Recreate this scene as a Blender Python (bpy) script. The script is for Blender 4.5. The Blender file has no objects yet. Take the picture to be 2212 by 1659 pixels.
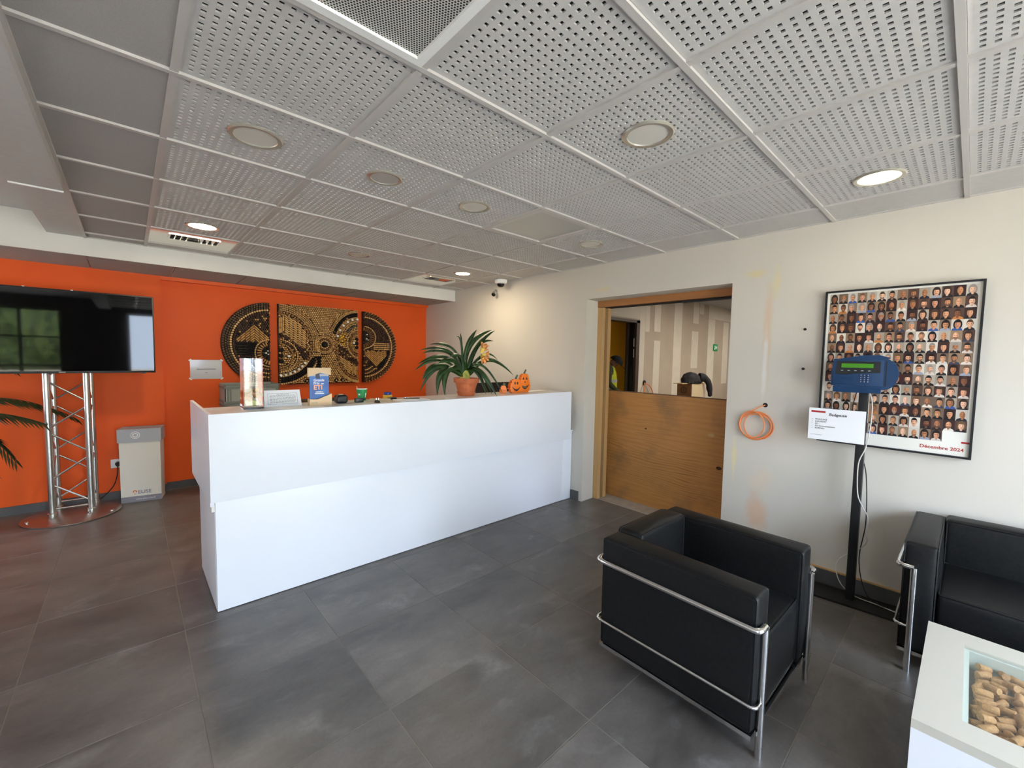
import bpy, bmesh, math, random
from mathutils import Vector, Matrix
PI = math.pi
random.seed(7)
sc = bpy.context.scene
COL = sc.collection

# ------------------------------------------------------------------ camera
cam_d = bpy.data.cameras.new('camera')
cam = bpy.data.objects.new('camera', cam_d)
COL.objects.link(cam)
cam_d.sensor_fit = 'HORIZONTAL'
cam_d.sensor_width = 36.0
cam_d.lens = 907.741 * 36.0 / 2212.0
cam_d.clip_start = 0.02
_r = Vector((0.73923591, -0.67320165, 0.01816074))
_u = Vector((0.02897627, 0.0587373, 0.99785285))
_f = Vector((0.67282289, 0.73712243, -0.0629276))
_m = Matrix((( _r.x, _u.x, -_f.x, -0.7412), (_r.y, _u.y, -_f.y, -1.2793), (_r.z, _u.z, -_f.z, 1.51), (0, 0, 0, 1)))
cam.matrix_world = _m
sc.camera = cam

# ------------------------------------------------------------------ world, sun, exposure
w = bpy.data.worlds.new('sky'); sc.world = w; w.use_nodes = True
bg = w.node_tree.nodes['Background']
bg.inputs[0].default_value = (0.67, 0.80, 1.0, 1)
bg.inputs[1].default_value = 9.6
sun_d = bpy.data.lights.new('sun', 'SUN'); sun_d.energy = 14.0; sun_d.angle = 0.01; sun_d.color = (1.0, 0.93, 0.82)
sun = bpy.data.objects.new('sun', sun_d); COL.objects.link(sun)
sun.rotation_euler = (math.radians(-42), 0, math.radians(-20))
vs = sc.view_settings
vs.view_transform = 'Standard'; vs.look = 'None'; vs.gamma = 1.0; vs.use_curve_mapping = False
vs.exposure = 1.14
sc.display_settings.display_device = 'sRGB'
# daylight portals in the window openings behind the camera
for (px, py, pz, sx, sz, rz_) in ((.77, -3.56, 1.2, 3.05, 2.3, 0), (-2.62, -3.56, 1.2, 1.75, 2.3, 0), (-3.66, 3.85, 1.5, .8, 1.2, -PI/2)):
    ld = bpy.data.lights.new('window_portal', 'AREA'); ld.shape = 'RECTANGLE'; ld.size = sx; ld.size_y = sz
    ld.cycles.is_portal = True
    lo = bpy.data.objects.new('window_portal', ld); COL.objects.link(lo)
    lo.location = (px, py, pz); lo.rotation_euler = (PI / 2, 0, rz_)

# ------------------------------------------------------------------ helpers
def lin(r, g, b):
    f = lambda c: (c / 255 / 12.92) if c / 255 <= 0.04045 else ((c / 255 + 0.055) / 1.055) ** 2.4
    return (f(r), f(g), f(b))

class G:
    """collects shapes for one mesh"""
    def __init__(s): s.v = []; s.f = []; s.mi = []; s.col = []; s.cur = 0; s.c = (1, 1, 1)
    def add(s, vs_, fs):
        o = len(s.v); s.v += [tuple(p) for p in vs_]
        for f in fs:
            s.f.append(tuple(i + o for i in f)); s.mi.append(s.cur); s.col.append(s.c)
    def box(s, x0, x1, y0, y1, z0, z1):
        s.add([(x0,y0,z0),(x1,y0,z0),(x1,y1,z0),(x0,y1,z0),(x0,y0,z1),(x1,y0,z1),(x1,y1,z1),(x0,y1,z1)],
              [(0,3,2,1),(4,5,6,7),(0,1,5,4),(1,2,6,5),(2,3,7,6),(3,0,4,7)])
        return s
    def bbox(s, x0, x1, y0, y1, z0, z1, b=.004):
        """box with bevelled edges"""
        bm = bmesh.new(); bmesh.ops.create_cube(bm, size=1)
        for v in bm.verts:
            v.co = Vector(((x0+x1)/2 + v.co.x*(x1-x0), (y0+y1)/2 + v.co.y*(y1-y0), (z0+z1)/2 + v.co.z*(z1-z0)))
        bmesh.ops.bevel(bm, geom=bm.edges[:], offset=b, segments=2, affect='EDGES', profile=.6)
        bm.verts.ensure_lookup_table(); bm.verts.index_update()
        s.add([v.co[:] for v in bm.verts], [[v.index for v in f.verts] for f in bm.faces]); bm.free(); return s
    def obox(s, M, sx, sy, sz):
        o = len(s.v); g = G(); g.box(-sx/2, sx/2, -sy/2, sy/2, -sz/2, sz/2)
        s.add([M @ Vector(p) for p in g.v], g.f); return s
    def rbox(s, x0, x1, y0, y1, z0, z1, r=.03, n=8, bulge=.0):
        """soft cushion: rounded box, faces swollen by bulge"""
        hx, hy, hz = (x1-x0)/2, (y1-y0)/2, (z1-z0)/2; c = Vector(((x0+x1)/2, (y0+y1)/2, (z0+z1)/2))
        def axis(h):
            L = [-h, -h + r*.3, -h + r*.7, -h + r*1.15]; m = max(2, n - 6)
            L += [-h + r*1.15 + (2*h - 2.3*r) * k / m for k in range(1, m)]
            L += [h - r*1.15, h - r*.7, h - r*.3, h]; return L
        A = [axis(hx), axis(hy), axis(hz)]; idx = {}; V = []; F = []
        def vert(p):
            k = (round(p[0], 5), round(p[1], 5), round(p[2], 5))
            if k not in idx:
                q = Vector(p); core = Vector((max(-hx+r, min(hx-r, q.x)), max(-hy+r, min(hy-r, q.y)), max(-hz+r, min(hz-r, q.z))))
                d = q - core; l = d.length
                P = core + (d / l * r if l > 1e-9 else d)
                ux, uy, uz = 1-(q.x/hx)**2, 1-(q.y/hy)**2, 1-(q.z/hz)**2
                nn = d / l if l > 1e-9 else Vector()
                P += Vector((nn.x*uy*uz, nn.y*ux*uz, nn.z*ux*uy)) * bulge
                idx[k] = len(V); V.append(c + P)
            return idx[k]
        for ax in range(3):
            a, b = (ax+1) % 3, (ax+2) % 3
            for sg, h in ((-1, A[ax][0]), (1, A[ax][-1])):
                for i in range(len(A[a])-1):
                    for j in range(len(A[b])-1):
                        q = []
                        for (ii, jj) in ((i,j),(i+1,j),(i+1,j+1),(i,j+1)):
                            p = [0,0,0]; p[ax] = h; p[a] = A[a][ii]; p[b] = A[b][jj]; q.append(vert(p))
                        F.append(tuple(q) if sg > 0 else tuple(reversed(q)))
        s.add(V, F); return s
    def tube(s, pts, r, n=8, closed=False, cap=True):
        P = [Vector(p) for p in pts]; m = len(P); rings = []
        rr = r if isinstance(r, (list, tuple)) else [r]*m
        up = Vector((0,0,1)); prev = None
        for i in range(m):
            a = P[i-1] if (i > 0 or closed) else P[i]; b = P[(i+1) % m] if (i < m-1 or closed) else P[i]
            t = (b - a).normalized()
            if prev is None:
                ref = up if abs(t.z) < .9 else Vector((1,0,0))
                x = t.cross(ref).normalized()
            else:
                x = prev - t * prev.dot(t)
                x = x.normalized() if x.length > 1e-6 else t.orthogonal().normalized()
            prev = x; y = t.cross(x)
            rings.append([P[i] + (x*math.cos(2*PI*k/n) + y*math.sin(2*PI*k/n)) * rr[i] for k in range(n)])
        V = [p for R_ in rings for p in R_]; F = []
        for i in range(m - (0 if closed else 1)):
            j = (i+1) % m
            for k in range(n): F.append((i*n+k, i*n+(k+1) % n, j*n+(k+1) % n, j*n+k))
        if cap and not closed: F.append(tuple(range(n-1, -1, -1))); F.append(tuple((m-1)*n+k for k in range(n)))
        s.add(V, F); return s
    def cyl(s, a, b, r, n=12, r2=None):
        return s.tube([a, b], [r, r if r2 is None else r2], n)
    def lathe(s, prof, n=24, c=(0,0,0), close=False):
        V = []; F = []; m = len(prof)
        for (r, z) in prof:
            for k in range(n): V.append((c[0]+r*math.cos(2*PI*k/n), c[1]+r*math.sin(2*PI*k/n), c[2]+z))
        for i in range(m-1):
            for k in range(n): F.append((i*n+k, i*n+(k+1) % n, (i+1)*n+(k+1) % n, (i+1)*n+k))
        if prof[0][0] > 1e-5: F.append(tuple(range(n-1, -1, -1)))
        if prof[-1][0] > 1e-5: F.append(tuple((m-1)*n+k for k in range(n)))
        s.add(V, F); return s
    def prism(s, poly, f):
        """poly: 2-D outline (ccw); f(a,b,t) maps to 3-D for t in 0,1"""
        n = len(poly)
        V = [f(a, b, 0) for a, b in poly] + [f(a, b, 1) for a, b in poly]
        F = [tuple(range(n-1, -1, -1)), tuple(range(n, 2*n))] + [(i, (i+1) % n, n+(i+1) % n, n+i) for i in range(n)]
        s.add(V, F); return s
    def poly(s, pts): s.add(pts, [tuple(range(len(pts)))]); return s
    def mesh(s, name, mats, smooth=35, fix=True):
        m = bpy.data.meshes.new(name); m.from_pydata(s.v, [], s.f)
        mats = mats if isinstance(mats, (list, tuple)) else [mats]
        for a in mats: m.materials.append(a)
        if len(mats) > 1: m.polygons.foreach_set('material_index', s.mi)
        if any(c != (1, 1, 1) for c in s.col):
            at = m.color_attributes.new('Col', 'FLOAT_COLOR', 'CORNER'); buf = []
            for p, c in zip(m.polygons, s.col):
                for _ in range(p.loop_total): buf += [c[0], c[1], c[2], 1.0]
            at.data.foreach_set('color', buf)
        m.validate()
        if fix:
            bm = bmesh.new(); bm.from_mesh(m); bmesh.ops.recalc_face_normals(bm, faces=bm.faces[:]); bm.to_mesh(m); bm.free()
        if smooth:
            m.shade_smooth(); m.set_sharp_from_angle(angle=math.radians(smooth))
        m.update(); return m
    def build(s, name, mats, parent=None, smooth=35, fix=True):
        return put(name, s.mesh(name, mats, smooth, fix), parent)

def put(name, mesh, parent=None, loc=None, rot=None):
    o = bpy.data.objects.new(name, mesh); COL.objects.link(o)
    if parent: o.parent = parent
    if loc: o.location = loc
    if rot: o.rotation_euler = rot
    return o
def tag(o, label, cat, group=None, kind=None):
    o['label'] = label; o['category'] = cat
    if group: o['group'] = group
    if kind: o['kind'] = kind
    return o
def thing(name, label, cat, loc=(0,0,0), rz=0, group=None):
    o = bpy.data.objects.new(name, None); COL.objects.link(o); o.empty_display_size = .1
    o.location = loc; o.rotation_euler = (0, 0, rz)
    return tag(o, label, cat, group)
def struct(o): o['kind'] = 'structure'; return o
def fillet(pts, r, n=5):
    P = [Vector(p) for p in pts]; out = [P[0]]
    for i in range(1, len(P)-1):
        a, b, c = P[i-1], P[i], P[i+1]; d1 = (a-b).normalized(); d2 = (c-b).normalized()
        q = min(r, (a-b).length*.45, (c-b).length*.45)
        s_, e_ = b + d1*q, b + d2*q
        for k in range(n+1):
            t = k/n; out.append(s_*(1-t)**2 + b*2*t*(1-t) + e_*t*t)
    out.append(P[-1]); return out
def spline(pts, n=8):
    P = [Vector(p) for p in pts]; P = [P[0]*2-P[1]] + P + [P[-1]*2-P[-2]]; out = []
    for i in range(1, len(P)-2):
        a, b, c, d = P[i-1:i+3]
        for k in range(n):
            t = k/n
            out.append(.5*((2*b) + (c-a)*t + (2*a-5*b+4*c-d)*t*t + (3*b-a-3*c+d)*t**3))
    out.append(P[-2]); return out
def text_part(name, txt, size, mat, M, parent=None, align='LEFT', depth=.0006, bold=0):
    """raised flat lettering; M places the text plane (x right, y up, z out)"""
    cu = bpy.data.curves.new('lettering', 'FONT'); cu.body = txt; cu.size = size; cu.align_x = align
    cu.extrude = depth; cu.resolution_u = 3; cu.offset = bold
    o = bpy.data.objects.new('lettering', cu); COL.objects.link(o)
    bpy.context.view_layer.update()
    me = bpy.data.meshes.new_from_object(o.evaluated_get(bpy.context.evaluated_depsgraph_get()))
    bpy.data.objects.remove(o); bpy.data.curves.remove(cu)
    me.transform(M); me.materials.clear(); me.materials.append(mat)
    return put(name, me, parent)
def frame_M(org, right, up):
    r, u = Vector(right).normalized(), Vector(up).normalized(); n = r.cross(u)
    return Matrix(((r.x,u.x,n.x,org[0]),(r.y,u.y,n.y,org[1]),(r.z,u.z,n.z,org[2]),(0,0,0,1)))

# ------------------------------------------------------------------ materials
def M(name, col, rough=.5, metal=0., spec=.5, noise=None, bump=None, coat=0., emit=None, trans=0., ior=1.45, col2=None, sheen=0):
    m = bpy.data.materials.new(name); m.use_nodes = True; nt = m.node_tree; b = nt.nodes['Principled BSDF']
    b.inputs['Base Color'].default_value = (*col, 1); b.inputs['Roughness'].default_value = rough
    b.inputs['Metallic'].default_value = metal; b.inputs['Specular IOR Level'].default_value = spec
    b.inputs['Coat Weight'].default_value = coat; b.inputs['Coat Roughness'].default_value = .05
    b.inputs['Transmission Weight'].default_value = trans; b.inputs['IOR'].default_value = ior
    if emit: b.inputs['Emission Color'].default_value = (*emit[0], 1); b.inputs['Emission Strength'].default_value = emit[1]
    if noise or bump:
        g = nt.nodes.new('ShaderNodeNewGeometry')
    if noise:
        n = nt.nodes.new('ShaderNodeTexNoise'); n.inputs['Scale'].default_value = noise[0]; n.inputs['Detail'].default_value = 5
        mp = nt.nodes.new('ShaderNodeMapping'); mp.inputs['Scale'].default_value = noise[2] if len(noise) > 2 else (1,1,1)
        nt.links.new(g.outputs['Position'], mp.inputs[0]); nt.links.new(mp.outputs[0], n.inputs['Vector'])
        mx = nt.nodes.new('ShaderNodeMix'); mx.data_type = 'RGBA'
        c2 = col2 or tuple(c*(1-noise[1]) for c in col)
        mr = nt.nodes.new('ShaderNodeMapRange'); mr.inputs[1].default_value = .35; mr.inputs[2].default_value = .68
        nt.links.new(n.outputs['Fac'], mr.inputs[0]); nt.links.new(mr.outputs[0], mx.inputs['Factor'])
        mx.inputs['A'].default_value = (*col, 1); mx.inputs['B'].default_value = (*c2, 1)
        nt.links.new(mx.outputs['Result'], b.inputs['Base Color'])
    if bump:
        n2 = nt.nodes.new('ShaderNodeTexNoise'); n2.inputs['Scale'].default_value = bump[0]; n2.inputs['Detail'].default_value = 4
        nt.links.new(g.outputs['Position'], n2.inputs['Vector'])
        bp = nt.nodes.new('ShaderNodeBump'); bp.inputs['Strength'].default_value = bump[1]; bp.inputs['Distance'].default_value = .003
        nt.links.new(n2.outputs['Fac'], bp.inputs['Height']); nt.links.new(bp.outputs[0], b.inputs['Normal'])
    return m
def M_attr(name, rough=.6, spec=.3):
    m = bpy.data.materials.new(name); m.use_nodes = True; nt = m.node_tree; b = nt.nodes['Principled BSDF']
    a = nt.nodes.new('ShaderNodeVertexColor'); a.layer_name = 'Col'
    nt.links.new(a.outputs['Color'], b.inputs['Base Color']); b.inputs['Roughness'].default_value = rough
    b.inputs['Specular IOR Level'].default_value = spec
    return m
def M_pane(name, tint=(1,1,1), refl=.05, rough=0.0):
    """thin sheet of glass: clear straight through, mirror-like at a glancing angle"""
    m = bpy.data.materials.new(name); m.use_nodes = True; nt = m.node_tree; nt.nodes.clear()
    o = nt.nodes.new('ShaderNodeOutputMaterial'); mx = nt.nodes.new('ShaderNodeMixShader')
    t = nt.nodes.new('ShaderNodeBsdfTransparent'); t.inputs[0].default_value = (*tint, 1)
    g = nt.nodes.new('ShaderNodeBsdfGlossy'); g.inputs['Roughness'].default_value = rough
    lw = nt.nodes.new('ShaderNodeLayerWeight'); lw.inputs[0].default_value = .5
    pw_ = nt.nodes.new('ShaderNodeMath'); pw_.operation = 'POWER'; pw_.inputs[1].default_value = 5.0
    ad = nt.nodes.new('ShaderNodeMath'); ad.operation = 'MULTIPLY_ADD'; ad.inputs[1].default_value = 1 - refl; ad.inputs[2].default_value = refl; ad.use_clamp = True
    nt.links.new(lw.outputs['Facing'], pw_.inputs[0]); nt.links.new(pw_.outputs[0], ad.inputs[0])
    nt.links.new(ad.outputs[0], mx.inputs[0]); nt.links.new(t.outputs[0], mx.inputs[1]); nt.links.new(g.outputs[0], mx.inputs[2])
    nt.links.new(mx.outputs[0], o.inputs[0]); return m

def mat_floor():
    m = bpy.data.materials.new('grey_stone_tile'); m.use_nodes = True; nt = m.node_tree; b = nt.nodes['Principled BSDF']; L = nt.links.new
    g = nt.nodes.new('ShaderNodeNewGeometry'); oi = nt.nodes.new('ShaderNodeObjectInfo')
    off = nt.nodes.new('ShaderNodeVectorMath'); off.operation = 'SCALE'; off.inputs[0].default_value = (13, 7, 3)
    L(oi.outputs['Random'], off.inputs['Scale'])
    ad = nt.nodes.new('ShaderNodeVectorMath'); ad.operation = 'ADD'; L(g.outputs['Position'], ad.inputs[0]); L(off.outputs[0], ad.inputs[1])
    mp = nt.nodes.new('ShaderNodeMapping'); mp.inputs['Rotation'].default_value = (0, 0, .22); mp.inputs['Scale'].default_value = (1.0, 1.9, 1)
    L(ad.outputs[0], mp.inputs[0])
    n1 = nt.nodes.new('ShaderNodeTexNoise'); n1.inputs['Scale'].default_value = 2.2; n1.inputs['Detail'].default_value = 9; n1.inputs['Roughness'].default_value = .62
    L(mp.outputs[0], n1.inputs['Vector'])
    n2 = nt.nodes.new('ShaderNodeTexNoise'); n2.inputs['Scale'].default_value = 70; n2.inputs['Detail'].default_value = 5
    L(ad.outputs[0], n2.inputs['Vector'])
    cr = nt.nodes.new('ShaderNodeValToRGB'); e = cr.color_ramp.elements
    e[0].position = .28; e[0].color = (*lin(88, 83, 79), 1); e[1].position = .75; e[1].color = (*lin(130, 124, 118), 1)
    L(n1.outputs['Fac'], cr.inputs[0])
    mx = nt.nodes.new('ShaderNodeMix'); mx.data_type = 'RGBA'; mx.blend_type = 'MULTIPLY'; mx.inputs['Factor'].default_value = .35
    L(cr.outputs[0], mx.inputs['A']); L(n2.outputs['Color'], mx.inputs['B'])
    gr = nt.nodes.new('ShaderNodeRGBToBW'); L(n2.outputs['Color'], gr.inputs[0])
    L(gr.outputs[0], mx.inputs['B'])
    # per-tile shade
    mr = nt.nodes.new('ShaderNodeMapRange'); mr.inputs[3].default_value = .86; mr.inputs[4].default_value = 1.1; L(oi.outputs['Random'], mr.inputs[0])
    mv = nt.nodes.new('ShaderNodeVectorMath'); mv.operation = 'SCALE'; L(mx.outputs['Result'], mv.inputs[0]); L(mr.outputs[0], mv.inputs['Scale'])
    # chalky builder's dust scuffs
    n3 = nt.nodes.new('ShaderNodeTexNoise'); n3.inputs['Scale'].default_value = 3.1; n3.inputs['Detail'].default_value = 7; n3.inputs['Distortion'].default_value = .6
    mp3 = nt.nodes.new('ShaderNodeMapping'); mp3.inputs['Location'].default_value = (3.3, 1.7, 0); mp3.inputs['Scale'].default_value = (1, 1.6, 1)
    L(g.outputs['Position'], mp3.inputs[0]); L(mp3.outputs[0], n3.inputs['Vector'])
    r3 = nt.nodes.new('ShaderNodeMapRange'); r3.inputs[1].default_value = .575; r3.inputs[2].default_value = .74; r3.inputs[4].default_value = .5
    L(n3.outputs['Fac'], r3.inputs[0])
    m3 = nt.nodes.new('ShaderNodeMix'); m3.data_type = 'RGBA'; m3.inputs['B'].default_value = (*lin(165, 163, 160), 1)
    n4 = nt.nodes.new('ShaderNodeTexNoise'); n4.inputs['Scale'].default_value = 40; L(g.outputs['Position'], n4.inputs['Vector'])
    mu = nt.nodes.new('ShaderNodeMath'); mu.operation = 'MULTIPLY'; L(r3.outputs[0], mu.inputs[0]); L(n4.outputs['Fac'], mu.inputs[1])
    L(mu.outputs[0], m3.inputs['Factor']); L(mv.outputs[0], m3.inputs['A'])
    L(m3.outputs['Result'], b.inputs['Base Color'])
    rr = nt.nodes.new('ShaderNodeMapRange'); rr.inputs[3].default_value = .30; rr.inputs[4].default_value = .5; L(n1.outputs['Fac'], rr.inputs[0])
    L(rr.outputs[0], b.inputs['Roughness']); b.inputs['Specular IOR Level'].default_value = .5
    bp = nt.nodes.new('ShaderNodeBump'); bp.inputs['Strength'].default_value = .12; bp.inputs['Distance'].default_value = .002
    L(n2.outputs['Fac'], bp.inputs['Height']); L(bp.outputs[0], b.inputs['Normal'])
    return m
def mat_wall_stained():
    """off-white plaster; yellow and rusty filler stains around the doorway"""
    m = bpy.data.materials.new('off_white_plaster'); m.use_nodes = True; nt = m.node_tree; b = nt.nodes['Principled BSDF']; L = nt.links.new
    g = nt.nodes.new('ShaderNodeNewGeometry')
    n = nt.nodes.new('ShaderNodeTexNoise'); n.inputs['Scale'].default_value = 9; n.inputs['Detail'].default_value = 6; L(g.outputs['Position'], n.inputs['Vector'])
    prev = None
    base = nt.nodes.new('ShaderNodeMix'); base.data_type = 'RGBA'
    n0 = nt.nodes.new('ShaderNodeTexNoise'); n0.inputs['Scale'].default_value = 1.2; n0.inputs['Detail'].default_value = 3; L(g.outputs['Position'], n0.inputs['Vector'])
    base.inputs['A'].default_value = (*lin(212, 205, 193), 1); base.inputs['B'].default_value = (*lin(205, 198, 186), 1); L(n0.outputs['Fac'], base.inputs['Factor'])
    prev = base.outputs['Result']
    # (y, z, half width, half height, colour, amount)
    for (y, z, hy, hz, c, a) in ((-.13, 2.17, .10, .035, (222, 200, 120), .5), (-.28, 2.10, .035, .12, (222, 204, 130), .4), (1.25, 2.20, .10, .03, (218, 200, 140), .45),
                                 (-.235, 1.72, .035, .42, (214, 176, 138), .55), (-.23, 1.50, .02, .30, (222, 220, 214), .8), (-.22, .36, .09, .18, (216, 170, 130), .6),
                                 (-.05, .75, .02, .18, (232, 214, 150), .55), (-.25, .62, .10, .10, (226, 200, 170), .4), (-1.7, 1.6, .03, .05, (205, 195, 180), .5)):
        s = nt.nodes.new('ShaderNodeVectorMath'); s.operation = 'SUBTRACT'; s.inputs[1].default_value = (2.76, y, z); L(g.outputs['Position'], s.inputs[0])
        sc_ = nt.nodes.new('ShaderNodeVectorMath'); sc_.operation = 'MULTIPLY'; sc_.inputs[1].default_value = (3, 1/hy, 1/hz); L(s.outputs[0], sc_.inputs[0])
        ln = nt.nodes.new('ShaderNodeVectorMath'); ln.operation = 'LENGTH'; L(sc_.outputs[0], ln.inputs[0])
        ad = nt.nodes.new('ShaderNodeMath'); ad.operation = 'MULTIPLY_ADD'; L(n.outputs['Fac'], ad.inputs[0]); ad.inputs[1].default_value = 1.6; ad.inputs[2].default_value = -.8
        su = nt.nodes.new('ShaderNodeMath'); su.operation = 'ADD'; L(ln.outputs['Value'], su.inputs[0]); L(ad.outputs[0], su.inputs[1])
        r = nt.nodes.new('ShaderNodeMapRange'); r.inputs[1].default_value = 1.1; r.inputs[2].default_value = .3; r.inputs[4].default_value = a; L(su.outputs[0], r.inputs[0])
        mx = nt.nodes.new('ShaderNodeMix'); mx.data_type = 'RGBA'; mx.inputs['B'].default_value = (*lin(*c), 1); L(r.outputs[0], mx.inputs['Factor']); L(prev, mx.inputs['A'])
        prev = mx.outputs['Result']
    L(prev, b.inputs['Base Color']); b.inputs['Roughness'].default_value = .6; b.inputs['Specular IOR Level'].default_value = .3
    bp = nt.nodes.new('ShaderNodeBump'); bp.inputs['Strength'].default_value = .08; bp.inputs['Distance'].default_value = .003
    L(n.outputs['Fac'], bp.inputs['Height']); L(bp.outputs[0], b.inputs['Normal'])
    return m
def mat_plywood():
    m = bpy.data.materials.new('pine_plywood'); m.use_nodes = True; nt = m.node_tree; b = nt.nodes['Principled BSDF']; L = nt.links.new
    g = nt.nodes.new('ShaderNodeNewGeometry')
    mp = nt.nodes.new('ShaderNodeMapping'); mp.inputs['Scale'].default_value = (1, .55, 3.0); mp.inputs['Rotation'].default_value = (-.10, 0, 0); L(g.outputs['Position'], mp.inputs[0])
    nz = nt.nodes.new('ShaderNodeTexNoise'); nz.inputs['Scale'].default_value = 1.5; nz.inputs['Detail'].default_value = 2; L(mp.outputs[0], nz.inputs['Vector'])
    w_ = nt.nodes.new('ShaderNodeTexWave'); w_.wave_type = 'BANDS'; w_.bands_direction = 'Z'; w_.inputs['Scale'].default_value = 2.0
    w_.inputs['Distortion'].default_value = 11; w_.inputs['Detail'].default_value = 2.5; w_.inputs['Detail Scale'].default_value = .7; w_.inputs['Detail Roughness'].default_value = .55; L(mp.outputs[0], w_.inputs['Vector'])
    cr = nt.nodes.new('ShaderNodeValToRGB'); e = cr.color_ramp.elements
    e[0].position = .0; e[0].color = (*lin(128, 78, 34), 1); e[1].position = .34; e[1].color = (*lin(192, 134, 70), 1)
    x = cr.color_ramp.elements.new(.9); x.color = (*lin(176, 118, 60), 1)
    mpf = nt.nodes.new('ShaderNodeMapping'); mpf.inputs['Scale'].default_value = (1, 2.2, 60); mpf.inputs['Rotation'].default_value = (-.10, 0, 0); L(g.outputs['Position'], mpf.inputs[0])
    nf = nt.nodes.new('ShaderNodeTexNoise'); nf.inputs['Scale'].default_value = 1.0; nf.inputs['Detail'].default_value = 4; L(mpf.outputs[0], nf.inputs['Vector'])
    nl = nt.nodes.new('ShaderNodeTexNoise'); nl.inputs['Scale'].default_value = 1.7; nl.inputs['Detail'].default_value = 2; L(g.outputs['Position'], nl.inputs['Vector'])
    mg = nt.nodes.new('ShaderNodeMix'); mg.data_type = 'FLOAT'; mrl = nt.nodes.new('ShaderNodeMapRange'); mrl.inputs[1].default_value = .35; mrl.inputs[2].default_value = .62; mrl.inputs[3].default_value = .2; mrl.inputs[4].default_value = .9
    L(nl.outputs['Fac'], mrl.inputs[0]); L(mrl.outputs[0], mg.inputs['Factor']); L(w_.outputs['Fac'], mg.inputs['A']); L(nf.outputs['Fac'], mg.inputs['B'])
    L(mg.outputs['Result'], cr.inputs[0])
    n2 = nt.nodes.new('ShaderNodeTexNoise'); n2.inputs['Scale'].default_value = 3; n2.inputs['Detail'].default_value = 6; L(g.outputs['Position'], n2.inputs['Vector'])
    r = nt.nodes.new('ShaderNodeMapRange'); r.inputs[1].default_value = .5; r.inputs[2].default_value = .75; r.inputs[4].default_value = .75; L(n2.outputs['Fac'], r.inputs[0])
    mx = nt.nodes.new('ShaderNodeMix'); mx.data_type = 'RGBA'; mx.inputs['B'].default_value = (*lin(122, 92, 62), 1); L(cr.outputs[0], mx.inputs['A']); L(r.outputs[0], mx.inputs['Factor'])
    L(mx.outputs['Result'], b.inputs['Base Color']); b.inputs['Roughness'].default_value = .55
    return m
def mat_meshgrille():
    m = bpy.data.materials.new('perforated_sheet_metal'); m.use_nodes = True; nt = m.node_tree; b = nt.nodes['Principled BSDF']; L = nt.links.new
    g = nt.nodes.new('ShaderNodeNewGeometry')
    d = []
    for o in ((0, 0, 0), (.0045, .0078, 0)):
        a = nt.nodes.new('ShaderNodeVectorMath'); a.operation = 'ADD'; a.inputs[1].default_value = o; L(g.outputs['Position'], a.inputs[0])
        mo = nt.nodes.new('ShaderNodeVectorMath'); mo.operation = 'MODULO'; 
        ab = nt.nodes.new('ShaderNodeVectorMath'); ab.operation = 'ADD'; ab.inputs[1].default_value = (9, 15.6, 0); L(a.outputs[0], ab.inputs[0])
        mo.inputs[1].default_value = (.009, .0156, 1e6); L(ab.outputs[0], mo.inputs[0])
        su = nt.nodes.new('ShaderNodeVectorMath'); su.operation = 'SUBTRACT'; su.inputs[1].default_value = (.0045, .0078, 2.45); L(mo.outputs[0], su.inputs[0])
        sl = nt.nodes.new('ShaderNodeVectorMath'); sl.operation = 'MULTIPLY'; sl.inputs[1].default_value = (1, 1, 0); L(su.outputs[0], sl.inputs[0])
        ln = nt.nodes.new('ShaderNodeVectorMath'); ln.operation = 'LENGTH'; L(sl.outputs[0], ln.inputs[0]); d.append(ln)
    mi = nt.nodes.new('ShaderNodeMath'); mi.operation = 'MINIMUM'; L(d[0].outputs['Value'], mi.inputs[0]); L(d[1].outputs['Value'], mi.inputs[1])
    lt = nt.nodes.new('ShaderNodeMath'); lt.operation = 'LESS_THAN'; lt.inputs[1].default_value = .0031; L(mi.outputs[0], lt.inputs[0])
    mx = nt.nodes.new('ShaderNodeMix'); mx.data_type = 'RGBA'; mx.inputs['A'].default_value = (*lin(205, 203, 196), 1); mx.inputs['B'].default_value = (.004, .004, .004, 1)
    L(lt.outputs[0], mx.inputs['Factor']); L(mx.outputs['Result'], b.inputs['Base Color']); b.inputs['Roughness'].default_value = .5
    return m

m_tile = mat_floor()
m_grout = M('floor_grout', lin(128, 121, 108), .9)
m_wall = mat_wall_stained()
m_white = M('white_paint', lin(228, 226, 220), .55, noise=(2, .04))
m_orange = M('orange_wall_paint', lin(242, 96, 28), .55, spec=.35, noise=(1.3, .10), bump=(120, .05))
m_orange_d = M('orange_trim_paint', lin(242, 98, 28), .5)
m_ceil = M('white_ceiling_board', lin(200, 197, 193), .7, spec=.25, noise=(30, .05))
m_ceilmin = M('mineral_ceiling_board', lin(176, 172, 168), .85, spec=.1, noise=(260, .12), bump=(300, .2))
m_black_void = M('dark_plenum', (.006, .006, .006), .9)
m_rail = M('ceiling_rail_metal', lin(194, 190, 185), .4, spec=.5)
m_slab = M('concrete_slab', lin(150, 148, 145), .9, noise=(3, .1))
m_plinth = M('grey_plinth_tile', lin(92, 91, 91), .45, noise=(6, .25))
m_lam = M('white_gloss_laminate', lin(234, 235, 239), .27, spec=.42)
m_lamtop = M('white_laminate_top', lin(222, 219, 214), .22, spec=.5)
m_edge = M('white_edge_band', lin(222, 222, 228), .3)
m_leather = M('black_leather', (.0065, .0068, .0075), .42, spec=.26, noise=(60, .35), bump=(420, .18), col2=(.011, .0105, .010))
m_chrome = M('polished_chrome', (.78, .78, .78), .09, metal=1)
m_alu = M('brushed_aluminium', (.72, .71, .68), .27, metal=1, noise=(60, .08, (1, 1, .05)))
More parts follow.
